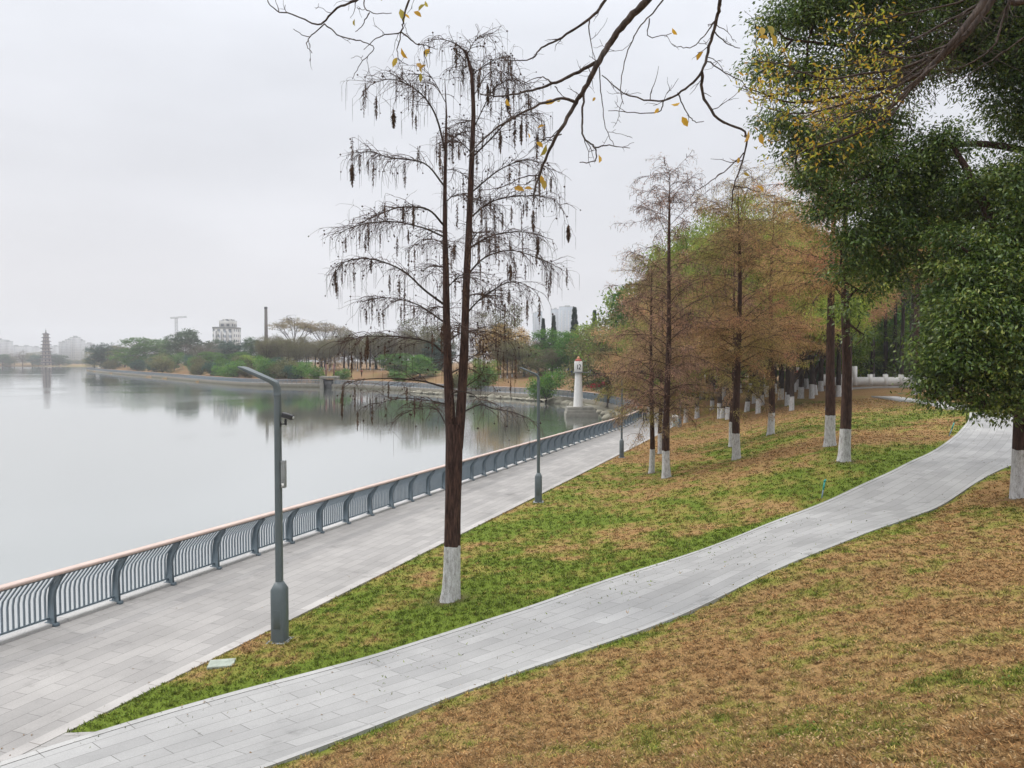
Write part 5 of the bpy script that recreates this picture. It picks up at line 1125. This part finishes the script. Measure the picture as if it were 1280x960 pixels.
g = Geo(); g.sweep([(.03, -.02, .17), (.12, -.03, .155), (.235, -.05, .12)], [(-.045, -.045), (.045, -.045), (.045, .035), (0, .05), (-.045, .035)]); g.build('camera_body', M_dark, cm, bevel=.004)
g = Geo(); g.sweep([(.235, -.05, .12), (.245, -.052, .117)], [(.026 * math.cos(a), .026 * math.sin(a)) for a in np.arange(10) * .628]); g.build('lens', M_glass, cm)
bx = empty('control_box', (pL[0] + .078, pL[1], pL[2] + 3.1)); tag(bx, 'narrow grey control box strapped to the nearest lamp pole below the camera', 'box')
g = Geo(); g.box((.02, 0, 0), (.075, .12, .50)); g.build('case', M_grey, bx, bevel=.006); g = Geo(); g.box((-.012, 0, -.20), (.012, .125, .02)); g.box((-.012, 0, .20), (.012, .125, .02)); g.build('strap', M_dark, bx)
g = Geo(); g.box((.02, -.063, -.19), (.04, .006, .06)); g.build('sticker', M_white, bx)

# small things on the lawn
p = gh(277, 833); g = Geo(); g.box((0, 0, .02), (.42, .32, .07), R(12)); o = g.build('access_cover', mat_plain('cover_stone', (.26, .29, .245), .8, 0, .25, 9), None, bevel=.01); o.location = p; tag(o, 'pale greenish square access cover set in the grass near the lamp', 'cover')
def stake(px, label, head, hgt=.46, tilt=(.10, 0)):
    p = gh(*px); root = empty('sprinkler', p); tag(root, label, 'sprinkler', None); root.rotation_euler = (0, tilt[0], tilt[1])
    g = Geo(); g.tube([(0, 0, -.05), (0, 0, hgt * .55)], [.018, .018], 8, cap=True); g.build('riser', M_pipe1, root); g = Geo(); g.tube([(0, 0, hgt * .55), (0, 0, hgt)], [.026, .024], 8, cap=True); g.build('body', M_pipe2, root)
    g = Geo(); g.tube([(0, 0, hgt), (0, 0, hgt + .04), (.03, 0, hgt + .09)], [.028, .035, .02], 8, cap=True); g.build('nozzle', head, root)
M_pipe1 = mat_plain('blue_grey_pipe', (.16, .24, .30), .5); M_pipe2 = mat_plain('teal_pipe', (.03, .30, .26), .5); M_cream = mat_plain('cream_plastic', (.6, .55, .38), .5)
stake((1027, 624), 'teal and grey sprinkler stake leaning in the grass beside the walkway', M_pipe2, .50, (.16, 0))
stake((1186, 546), 'sprinkler stake with a cream coloured head below the bend of the walkway', M_cream, .62, (.35, 0))

# litter bin and stair handrail down to the promenade
p = gh(844, 533); root = empty('litter_bin', p); tag(root, 'pale litter bin with a white top at the lawn edge', 'bin')
g = Geo(); g.box((0, 0, .42), (.5, .4, .84)); g.build('body', mat_plain('pale_bin', (.42, .46, .42), .6), root, bevel=.03); g = Geo(); g.box((0, 0, .925), (.56, .46, .16), taper=.8); g.build('lid', M_white, root, bevel=.03)
root = empty('stair_handrail', gh(850, 512)); tag(root, 'thin dark handrail with posts descending the brown slope to the promenade', 'handrail'); b_ = np.array(root.location)
pts = [gh(842, 520), gh(852, 514), gh(862, 508), gh(873, 504), gh(884, 502)]
g = Geo(); g.tube([np.array(q) - b_ + [0, 0, 1.6] for q in pts], .035, 6, cap=True); g.build('rail', M_dark, root)
for q in pts: g = Geo(); g.tube([np.array(q) - b_ + [0, 0, -.2], np.array(q) - b_ + [0, 0, 1.6]], .04, 6, cap=True); g.build('post', M_dark, root)

# ------------------------------------------------------------------ clock tower in the water
tz = WATER; c = at_d(723, 450, 92.0); CT = np.array([c[0], c[1], tz]); root = empty('clock_tower', CT); tag(root, 'slender white tower topped by a small box reading 12, standing in the water', 'tower')
g = Geo(); g.lathe([(.62, 1.25), (.60, 1.5), (.50, 3.4), (.41, 5.35), (.41, 5.4)], sides=20); g.build('shaft', M_white, root, smooth=False)
g = Geo(); g.lathe([(.46, 5.402), (.66, 5.45), (.66, 5.53), (.5, 5.55)], sides=20); g.build('gallery', M_grey, root)
g = Geo(); g.box((0, 0, 6.2), (.92, .92, 1.28)); hb = g.build('clock_box', M_white, root, bevel=.03)
g = Geo()
for x_, pts in ((-.14, [(0, -.28), (0, .28)]), (.14, [(-.12, .24), (.0, .29), (.11, .2), (.11, .1), (-.12, -.27), (.13, -.27)])):
    for a, b2 in zip(pts[:-1], pts[1:]): 
        a = np.array(a); b2 = np.array(b2); m_ = (a + b2) / 2; L = np.linalg.norm(b2 - a); an = math.atan2(b2[1] - a[1], b2[0] - a[0]); hx, hz_ = math.cos(an) * L / 2, math.sin(an) * L / 2; nx_, nz_ = -math.sin(an) * .045, math.cos(an) * .045
        g.add([(x_ + m_[0] + sx * hx + sn * nx_, yy, 6.15 + m_[1] + sx * hz_ + sn * nz_) for yy in (-.485, -.465) for sx, sn in ((-1, -1), (1, -1), (1, 1), (-1, 1))], [(0, 1, 2, 3), (0, 4, 5, 1), (1, 5, 6, 2), (2, 6, 7, 3), (3, 7, 4, 0)])
tag(g.build('number', M_dark, hb), 'black numerals 12 on the front of the box')
M_red = mat_plain('red_paint', (.38, .07, .05), .6); M_rust = mat_plain('rust_paint', (.16, .06, .05), .7); M_orange = mat_plain('orange_paint', (.5, .24, .12), .6)
g = Geo(); g.box((0, 0, 6.98), (.8, .8, .26), taper=.7); g.build('cap', M_red, root); g = Geo(); g.lathe([(.14, 7.12), (.2, 7.24), (.14, 7.36), (.02, 7.44)], sides=12); g.build('finial', M_orange, root)
g = Geo(); g.box((1.05, 0, 5.44), (.9, .07, .07)); g.box((1.5, 0, 5.6), (.06, .06, .34)); g.build('arm', M_grey, root)
g = Geo(); g.box((.35, .3, .10), (4.0, 3.6, .9), taper=.97); g.box((.3, .3, .72), (3.6, 3.2, .34), taper=.97); g.box((.2, .3, 1.06), (3.3, 2.9, .34), taper=.97); g.build('plinth', M_conc, root, bevel=.02)

# ledge of pale stones at the foot of the far quay
m_ = [k for k in range(len(SP)) if 88 < SP[k, 1] < 165]; lo, hi = m_[0], m_[-1]
M_ledge = mat_plain('ledge_stone', (.23, .215, .165), .9, 0, .3, 1.2, bump=.5, bscale=6)
g = Geo(); ribbon(g, -2.2, -.01, 0, 0, 1, lo=lo, hi=hi); v_ = g.v[0]; v_[:, 2] = -1.72 + (N3.fbm(v_[:, 0] * .9, v_[:, 1] * .9, 3)) * .22
g2 = Geo(); g2.v = g.v; g2.f = g.f; g2.c = g.c; g2.uv = g.uv; g2.n = g.n; tag(g2.build('shore_ledge', M_ledge), kind='structure')
r8 = np.random.default_rng(8)
def rock_mesh(g, c, r, sd_):
    q = np.random.default_rng(sd_); ph = np.array([(math.cos(a) * math.sin(b_), math.sin(a) * math.sin(b_), math.cos(b_)) for b_ in (.01, .8, 1.6, 2.3) for a in np.arange(7) * .9]); ph = ph * (.75 + .4 * q.random((28, 1))) * r * [1.3, 1, .6] + c
    g.add(ph, [(i * 7 + j, i * 7 + (j + 1) % 7, (i + 1) * 7 + (j + 1) % 7, (i + 1) * 7 + j) for i in range(3) for j in range(7)])
g = Geo(); rock_mesh(g, np.zeros(3), .5, 1); rk = g.build('shore_rock', M_ledge); 
for k in range(44):
    u = SPD[lo] + (SPD[hi] - SPD[lo]) * (k / 44) + r8.normal(0, .5); q, n_, t_, z_ = sp_at(u); q = q - n_ * (2.0 + r8.random() * 1.1); o = rk if k == 0 else rk.copy()
    if k: COL.objects.link(o)
    o.location = (*q, -1.72 + .1 * r8.random()); o.rotation_euler = (0, 0, r8.random() * 6); s_ = .7 + 1.3 * r8.random(); o.scale = (s_, s_, s_); tag(o, 'pale rounded stone at the waterline below the far railing', 'rock', 'stones along the far waterline')
# shrubs
def make_shrub(kind, seed, cols):
    def f():
        tr, lf = broadleaf(seed=seed, H=3, Rr=2.2, lobes=[(math.cos(a) * .9, math.sin(a) * .9, 1.2 + .5 * (k % 3), 1.0) for k, a in enumerate(np.arange(7) * 2.4)], nclump=170, per=24, leafL=.20, leafW=.10, cols=cols, clump_r=.55, trunk_r=.07, fork=.15)
        root = empty(kind, (0, 0, 0)); tag(root, 'x', 'shrub'); tr.build('stems', M_bark, root); lf.build('crown', M_leaff, root); return root
    return f
SH = {'shrub_mid': make_shrub('shrub', 201, MG), 'shrub_olive': make_shrub('shrub', 202, OV), 'shrub_dark': make_shrub('shrub', 203, TG)}
for x, D, k, s_, lab, z in [(683, 121, 'shrub_mid', 1.75, 'leafy green shrub growing at the waterline left of the clock tower', -1.7), (497, 182, 'shrub_mid', 1.2, 'round green shrub at the far bank left of the twin stems', None), (394, 196, 'shrub_mid', 1.5, 'green shrub on the bank left of the dark outfall', None), (428, 194, 'shrub_mid', 1.3, 'low green shrub right of the dark outfall', None),
    (602, 146, 'shrub_mid', 1.6, 'bright green shrub at the far bank right of the twin stems', None), (575, 149, 'shrub_olive', 1.4, 'olive shrub at the far bank behind the twin stems', None), (762, 110, 'shrub_mid', .8, 'small weed clump on the ledge right of the clock tower', -1.7), (772, 107, 'shrub_olive', .6, 'olive weed clump at the right end of the ledge', -1.7)]:
    q = at_d(x, 450, D); place('s', k, SH[k], None, lab, s_, None, (q[0], q[1], (ghz(q[0], q[1]) if z is None else z) - .1), 'shrubs along the water')
for k in range(34):   # undergrowth of the wooded headland
    x = 116 + k * 6.9 + r8.normal(0, 2); i_ = min(range(len(SP)), key=lambda j: abs(640 + F * SP[j, 0] / max(SP[j, 1], 1) - x) if SP[j, 1] > 150 else 1e9)
    q = SP[i_] + SN[i_] * (5.5 + 10 * r8.random()); kk = ['shrub_mid', 'shrub_olive', 'shrub_dark'][k % 3]
    place('s', kk, SH[kk], None, 'bushy undergrowth plant between the quay and the headland trees', 1.3 + .9 * r8.random() + (.6 if x < 200 else 0), None, (q[0], q[1], ghz(q[0], q[1]) - .1), 'undergrowth on the headland')
# red bedding and clipped hedges on the bank
def bed(name, x0, y0, x1, y1, w, h, cols, label, seed, N=2600):
    a = gh(x0, y0); b_ = gh(x1, y1); q = np.random.default_rng(seed); f = q.random(N); P_ = np.array(a)[None] * (1 - f[:, None]) + np.array(b_)[None] * f[:, None] + np.stack([q.normal(0, w, N), q.normal(0, w, N), h * q.random(N) ** .6], 1) - np.array(a)
    g = Geo(); cols = np.array(cols); g.leaves(P_, q.normal(0, 1, (N, 3)) + [0, 0, .5], q.normal(0, 1, (N, 3)) + [0, 0, 1], .22, .12, cols[q.integers(0, len(cols), N)] * (.7 + .6 * q.random((N, 1))), .1)
    o = g.build(name, M_leaff); o.location = a; tag(o, label, 'hedge')
bed('flower_bed', 742, 487, 768, 483, .9, .9, [(.22, .015, .03), (.30, .03, .04)], 'dark red flowering bed on the bank right of the clock tower', 1)
bed('hedge', 735, 484, 760, 477, .8, .8, [(.05, .11, .03), (.03, .07, .03)], 'clipped green hedge above the dark red bed', 2)
bed('hedge', 752, 491, 776, 487, .7, .7, [(.30, .36, .22), (.08, .14, .04)], 'variegated pale green hedge just below the dark red bed', 3)
bed('hedge', 1000, 482, 1030, 481, .8, 2.2, [(.03, .09, .03), (.02, .06, .03)], 'tall dark green hedge behind the leaning grove trees', 4, 5000)
bed('hedge', 1075, 478, 1098, 478, .8, 1.6, [(.05, .13, .03), (.09, .17, .04)], 'bright green hedge between the trunks by the park road', 5, 4000)

# outfall on the far bank
q = at_d(412, 450, 190); root = empty('outfall', (q[0], q[1], WATER)); tag(root, 'dark arched outfall with pale stone sides at the far bank', 'outfall')
g = Geo(); g.box((-1.7, 0, .9), (1.0, 3.5, 2.6), taper=.8); g.box((1.7, 0, .9), (1.0, 3.5, 2.6), taper=.8); g.box((0, 0, 2.55), (4.4, 3.3, .6)); g.build('portal', M_conc, root, bevel=.04); g = Geo(); g.box((0, -1.2, .8), (2.39, .2, 2.6)); g.build('interior_shade', M_dark, root)  # solid black slab in the opening stands in for the shade inside
for sx in (-1.0, 1.0): g = Geo(); g.box((sx, .3, 4.4), (.28, .28, 3.0)); g.build('post', M_rust, root)

# ------------------------------------------------------------------ buildings
def mat_facade(name, wall, win, nx_, nz_, fr=.5):
    m, t, b = newmat(name); tc = node(t, 'ShaderNodeTexCoord'); br = node(t, 'ShaderNodeTexBrick'); br.offset = 0; br.inputs['Scale'].default_value = 1; br.inputs['Brick Width'].default_value = nx_; br.inputs['Row Height'].default_value = nz_
    br.inputs['Mortar Size'].default_value = min(nx_, nz_) * (1 - fr) / 2; br.inputs['Mortar Smooth'].default_value = 0
    sp = node(t, 'ShaderNodeSeparateXYZ'); cb = node(t, 'ShaderNodeCombineXYZ'); ad = node(t, 'ShaderNodeMath', operation='ADD'); t.links.new(tc.outputs['Object'], sp.inputs[0]); t.links.new(sp.outputs['X'], ad.inputs[0]); t.links.new(sp.outputs['Y'], ad.inputs[1]); t.links.new(ad.outputs[0], cb.inputs['X']); t.links.new(sp.outputs['Z'], cb.inputs['Y'])
    t.links.new(cb.outputs[0], br.inputs['Vector']); br.inputs['Color1'].default_value = (*win, 1); br.inputs['Color2'].default_value = (*(np.array(win) * 1.4), 1); br.inputs['Mortar'].default_value = (*wall, 1)
    t.links.new(br.outputs['Color'], b.inputs['Base Color']); b.inputs['Roughness'].default_value = .6; return m
M_f1 = mat_facade('pale_facade', (.42, .42, .42), (.13, .15, .17), 4.0, 3.2); M_f2 = mat_facade('blue_facade', (.30, .34, .38), (.18, .22, .27), 3.2, 3.4, .6); M_f3 = mat_facade('grey_facade', (.45, .44, .42), (.10, .11, .12), 3.5, 3.3)
def block(px0, px1, ytop, D, mat, label, name='apartment_tower', z0=-1., extra=None, depth=18):
    a = at_d(px0, 450, D); b_ = at_d(px1, 450, D); top = at_d(px0, ytop, D)[2]; w = b_[0] - a[0]; root = empty(name, ((a[0] + b_[0]) / 2, D, z0)); tag(root, label, 'building', None)
    H = top - z0; g = Geo(); g.box((0, 0, H / 2), (w, depth, H)); g.build('wall', mat, root)
    g = Geo(); g.box((0, 0, H + .5), (w * 1.02, depth * 1.03, 1.0)); g.box((w * .05, 0, H + 2.2), (w * .35, depth * .5, 2.6)); g.build('roof', M_grey, root)
    for fx in np.linspace(-.36, .36, 4):   # projecting balcony stacks
        g = Geo(); g.box((w * fx, -depth / 2 - .7, H * .48), (w * .09, 1.4, H * .92)); g.build('balcony_stack', M_f1, root)
    return root
for a in [(-8, 4, 425, 1500, 'cream high block cut by the left edge, beyond the pagoda'), (5, 13, 427, 1520, 'pale high block just right of the one at the left edge'), (-30, -12, 422, 1500, 'pale high block beyond the left edge'), (16, 24, 433, 1700, 'low hazy block left of the pagoda'), (28, 38, 433, 1900, 'wide faint block left of the pagoda'), (40, 50, 434, 2000, 'faint block close left of the pagoda'),
          (66, 73, 433, 1900, 'faint block close right of the pagoda'), (77, 84, 428, 1500, 'grey block left of the tallest hazy towers'), (85, 90, 425, 1480, 'slim hazy tower left of the tallest one'), (91, 98, 422, 1450, 'tallest hazy tower right of the pagoda'), (99, 104, 426, 1480, 'hazy tower right of the tallest one'), (107, 116, 430, 1600, 'hazy block touching the headland trees')]:
    block(a[0], a[1], a[2], a[3], M_f1, a[4])
block(666, 672, 392, 1500, M_f2, 'pale slim tower block left of the distant conifers'); block(671, 677.5, 390, 1450, M_f2, 'blue grey tower with pointed roof over the orange tree', 'office_tower')
block(689, 698, 387, 1550, M_f2, 'hazy tower left part of the pair behind the conifers'); block(699, 717, 384, 1500, M_f2, 'wide blue glass tower behind the conifers', 'office_tower'); block(1060, 1140, 455, 150, M_f3, 'white low building beyond the park road', 'low_building', 1.5, None, 10)
rr_ = block(271, 297, 411, 470, M_f3, 'grey white house with a stepped top rising over the headland trees', 'rooftop_house', depth=12); zt = at_d(271, 411, 470)[2] + 1
g = Geo(); q = np.array(rr_.location); g.box((.8, 0, zt + 2.6), (8.2, 8, 5.0)); g.box((1.2, 0, zt + 5.5), (5.4, 6, .8)); g.build('upper_storey', M_f3, rr_)
# chimney
q = at_d(333, 450, 400); zt = at_d(333, 385, 400)[2]; root = empty('chimney', (q[0], 400, 1)); tag(root, 'tall slender brown brick chimney behind the headland trees', 'chimney'); g = Geo(); g.lathe([(1.2, 0), (.95, 15), (.75, zt - 1.5)], sides=16); g.build('shaft', mat_plain('dark_brick', (.085, .072, .066), .85), root); g = Geo(); g.lathe([(.8, zt - 1.5), (.9, zt - 1.2), (.85, zt - .4), (.5, zt - .35)], sides=16); g.build('rim', M_dark, root)
# crane
q = at_d(221, 450, 640); zt = at_d(221, 396, 640)[2]; root = empty('tower_crane', (q[0], 640, 1)); tag(root, 'faint tower crane above the tallest dark headland tree', 'crane')
def lattice(g, a, b_, w, n):
    a = np.array(a, float); b_ = np.array(b_, float); up = np.array([0, 0, 1.]) if abs((b_ - a)[2]) < np.linalg.norm(b_ - a) * .5 else np.array([0, 1., 0]); s_ = nrmz(np.cross(b_ - a, up)) * w; u_ = nrmz(np.cross(s_, b_ - a)) * w
    cs = [s_ + u_, s_ - u_, -s_ - u_, -s_ + u_]
    for c in cs: g.tube([a + c, b_ + c], .12, 4)
    for k in range(n):
        p = a + (b_ - a) * k / n; p2 = a + (b_ - a) * (k + 1) / n
        for i in range(4): g.tube([p + cs[i], p2 + cs[(i + 1) % 4]], .08, 3)
g = Geo(); lattice(g, (0, 0, 0), (0, 0, zt - 2), .8, 14); g.build('mast', M_grey, root); g = Geo(); lattice(g, (-5, 0, zt - 2), (9, 0, zt - 1), .5, 9); g.build('jib', M_grey, root)
# pagoda
q = at_d(58, 450, 815); zt = at_d(58, 410, 815)[2] + .6; root = empty('pagoda', (q[0], 815, -.6)); tag(root, 'nine storey octagonal pagoda with dark eaves on the far bank', 'pagoda')
M_pg = mat_plain('pagoda_wall', (.40, .30, .27), .8); M_pr = mat_plain('pagoda_roof', (.10, .085, .085), .8); M_open = mat_plain('dark_opening', (.05, .04, .04), .8)
H = zt; hs = np.linspace(0, H * .86, 10)
for k in range(9):
    w = 6.6 * (1 - k / 9 * .56); h0, h1 = hs[k], hs[k + 1]; g = Geo(); g.lathe([(w * .80, h0 + .05), (w * .80, h1 - 1.2)], sides=8); st = g.build('storey', M_pg, root)
    g = Geo(); g.lathe([(w * .8, h1 - 1.21), (w * 1.2, h1 - 1.35), (w * 1.25, h1 - 1.1), (w * .78, h1 - .1), (w * .7, h1 + .04)], sides=8); g.build('roof', M_pr, root)
    g = Geo()
    for j in range(8): an = (j + .5) * math.pi / 4; g.box((math.cos(an) * w * .745, math.sin(an) * w * .745, h0 + (h1 - h0) * .38), (.25, w * .2, (h1 - h0) * .42), an)
    g.build('windows', M_open, st)
g = Geo(); g.lathe([(.9, H * .86), (.5, H * .90), (.45, H * .93), (.2, H * .95), (.06, H)], sides=8); g.build('spire', M_pr, root)
# long white pavilion and park wall behind the slope woods
def pavilion(px0, px1, D, z, h, label):
    a = at_d(px0, 450, D)[0]; b_ = at_d(px1, 450, D)[0]; w = b_ - a; root = empty('pavilion', ((a + b_) / 2, D, z)); tag(root, label, 'building')
    g = Geo(); g.box((0, 1.5, h / 2), (w, 4, h)); g.build('wall', mat_plain('white_wall', (.62, .62, .62), .7, 0, .05), root); g = Geo(); g.box((0, .6, h + .15), (w + 1, 6.5, .3)); g.build('roof', M_white, root)
    n = int(w / 3); 
    for k in range(n):
        x = -w / 2 + (k + .5) * w / n; g = Geo(); g.box((x, -.52, h * .56), (w / n * .62, .06, h * .5)); g.build('window', M_win, root); g = Geo(); g.box((x - w / n / 2, -1.9, h / 2), (.25, .25, h)); g.build('column', M_white, root)
    g = Geo(); g.box((0, -2.6, .5), (w + 2, .25, 1.0)); g.build('parapet', M_white, root)
M_win = mat_plain('window_glass', (.05, .06, .08), .15)
pavilion(842, 948, 122, 1.9, 3.6, 'white pavilion with dark windows behind the left part of the slope grove'); pavilion(690, 770, 205, 2.2, 3.6, 'white pavilion behind the clock tower lawn')
a = at_d(1030, 450, 92); b_ = at_d(1300, 450, 92); z_ = 2.05; root = empty('park_wall', ((a[0] + b_[0]) / 2, 92, z_)); tag(root, 'low white park wall with square piers beyond the row of tall trunks', 'wall'); W_ = b_[0] - a[0]; H_ = 1.15
g = Geo(); g.box((0, 0, H_ * .45), (W_, .25, H_ * .9)); g.build('wall', M_white, root)
for k, x in enumerate(np.linspace(-W_ / 2, W_ / 2, 15)): g = Geo(); g.box((x, 0, H_ * .6 + (.5 if k % 4 == 2 else 0)), (.45, .45, H_ * 1.2 + (1.0 if k % 4 == 2 else 0))); g.build('pier', M_white, root)
g = Geo(); xs_ = np.linspace(at_d(1035, 450, 84)[0], at_d(1240, 450, 88)[0], 30); zs_ = land_h(xs_, np.linspace(84, 88, 30)); g.sweep(np.column_stack([xs_, np.linspace(84, 88, 30), zs_]), [(-1.1, -.3), (1.1, -.3), (1.1, .12), (-1.1, .12)]); tag(g.build('park_road', mat_plain('road', (.17, .155, .145), .9)), kind='structure')
# banners, umbrellas
def banner(px, D, ytop, ybot, wpx, cols, label, cat='banner'):
    a = at_d(px, 450, D); zt = at_d(px, ytop, D)[2]; zb = at_d(px, ybot, D)[2]; zg = ghz(a[0], a[1]); root = empty('banner', (a[0], a[1], zg)); tag(root, label, cat)
    w = wpx * D / F; g = Geo(); g.tube([(-w / 2, 0, 0), (-w / 2, 0, zt - zg + .15)], .05, 8, cap=True); g.build('pole', M_grey, root); n = len(cols)
    for k, c in enumerate(cols): 
        h = (zt - zb) / n; g = Geo(); v = [(x, .06 * math.sin(x * 5 + z * 2) + yy, z) for yy in (-.02, .02) for z in np.linspace(zt - zg - h * k, zt - zg - h * (k + 1) + .005, 4) for x in np.linspace(-w / 2 + .055, w / 2, 5)]
        f = [(r_ * 5 + j, r_ * 5 + j + 1, (r_ + 1) * 5 + j + 1, (r_ + 1) * 5 + j) for r_ in range(3) for j in range(4)]; f += [tuple(x + 20 for x in q) for q in f]; g.add(v, f); g.build('cloth', mat_plain('cloth', c, .7), root)
BL = (.03, .18, .62); LB = (.15, .42, .70); WH = (.7, .7, .7); RD = (.5, .05, .08); GN = (.03, .35, .2)
banner(973, 88, 432, 446, 5.5, [BL], 'bright blue banner between the grove trunks'); banner(985, 90, 436, 452, 4.5, [LB, WH, RD], 'light blue white and red banner between the grove trunks'); banner(991, 92, 439, 455, 2.6, [WH, RD], 'narrow white and red banner beside the striped one')
banner(997, 86, 459, 467, 5, [WH, RD], 'small red and white sign low between the grove trunks'); banner(731, 150, 448, 462, 4, [GN], 'green banner right of the clock tower'); banner(737.5, 150, 449, 469, 5, [WH], 'white panel right of the green banner'); banner(746, 152, 452, 469, 5, [WH], 'second white panel further right of the green banner'); banner(715, 165, 456, 470, 5, [(.03, .10, .40)], 'dark blue banner left of the clock tower'); banner(711, 166, 450, 468, 3, [(.03, .10, .40)], 'narrow dark blue banner furthest left of the clock tower')

# ------------------------------------------------------------------ people far off
M_skin = mat_plain('skin', (.42, .27, .20), .6); M_hair = mat_plain('hair', (.02, .015, .012), .7)
def person(loc, label, rz, top, legs, stride=.22, sc=1.0):
    root = empty('person', loc, rz, sc); tag(root, label, 'person')
    def skin(name, V, E_, Rd, mat):
        me = bpy.data.meshes.new(name); me.from_pydata(V, E_, []); me.materials.append(mat); o = bpy.data.objects.new(name, me); COL.objects.link(o); o.parent = root
        md = o.modifiers.new('skin', 'SKIN'); sv_ = me.skin_vertices[0].data
        for i, r_ in enumerate(Rd): sv_[i].radius = (r_, r_)
        sv_[0].use_root = True; s2 = o.modifiers.new('sub', 'SUBSURF'); s2.levels = 1; s2.render_levels = 2
    s_ = stride
    V = [(0, 0, .95), (0, 0, 1.2), (0, .01, 1.42), (0, .02, 1.52), (0, .03, 1.60), (0, .02, 1.70), (.10, 0, .90), (.11, s_ * .6, .50), (.11, s_ * .4, .09), (.11, s_ * .4 + .14, .04), (-.10, 0, .90), (-.11, -s_ * .3, .50), (-.11, -s_ * 1.1, .12), (-.11, -s_ * 1.1 + .13, .05), (.19, 0, 1.40), (.25, -.06, 1.14), (.24, .08, .92), (.24, .12, .84), (-.19, 0, 1.40), (-.25, .06, 1.14), (-.24, .16, .94), (-.24, .2, .86)]
    E_ = [(0, 1), (1, 2), (2, 3), (3, 4), (4, 5), (0, 6), (6, 7), (7, 8), (8, 9), (0, 10), (10, 11), (11, 12), (12, 13), (2, 14), (14, 15), (15, 16), (16, 17), (2, 18), (18, 19), (19, 20), (20, 21)]
    skin('body', V, E_, [.15, .14, .15, .06, .095, .085, .09, .065, .045, .04, .09, .065, .045, .04, .06, .045, .035, .035, .06, .045, .035, .035], M_skin)
    skin('jacket', [(0, 0, .92), (0, 0, 1.2), (0, .01, 1.40), (0, .015, 1.46), (.2, 0, 1.38), (.255, -.06, 1.14), (.245, .07, .95), (-.2, 0, 1.38), (-.255, .06, 1.14), (-.245, .15, .97)], [(0, 1), (1, 2), (2, 3), (2, 4), (4, 5), (5, 6), (2, 7), (7, 8), (8, 9)], [.185, .17, .175, .09, .08, .06, .05, .08, .06, .05], top)
    skin('trousers', [(0, 0, .93), (.10, 0, .88), (.11, s_ * .6, .50), (.11, s_ * .4, .12), (-.10, 0, .88), (-.11, -s_ * .3, .50), (-.11, -s_ * 1.1, .15)], [(0, 1), (1, 2), (2, 3), (0, 4), (4, 5), (5, 6)], [.165, .11, .082, .065, .11, .082, .065], legs)
    skin('hair', [(0, -.01, 1.63), (0, 0, 1.71), (0, .02, 1.75)], [(0, 1), (1, 2)], [.085, .095, .07], M_hair)
C1 = mat_plain('navy_cloth', (.02, .025, .05), .8); C2 = mat_plain('black_cloth', (.012, .012, .014), .8); C3 = mat_plain('red_cloth', (.35, .05, .05), .8); C4 = mat_plain('grey_cloth', (.3, .3, .32), .8)
q = gh(806, 528); person(q, 'person in dark clothes walking at the bend of the promenade', 2.8, C2, C1)
q = gh(800, 524); person(q, 'person in a red top close behind the dark dressed walker', 2.9, C3, C2, .15, .95)
q = gh(786, 506) if False else at_d(786, 450, 100); person((q[0] + 1.2, q[1], prom_z(100)), 'person in dark clothes on the far side of the promenade bend', .5, C2, C2, .2)
q = gh(734, 478); person(q, 'dark clothed person standing on the lawn left of the clock tower', 1.0, C2, C1, .05)
q = gh(700, 478); person(q, 'person in a grey top on the far lawn behind the waterline shrub', .4, C4, C1, .1)
q = gh(452, 470); person(q, 'person in a red top on the far lawn left of the twin cypress', .4, C3, C1, .1)
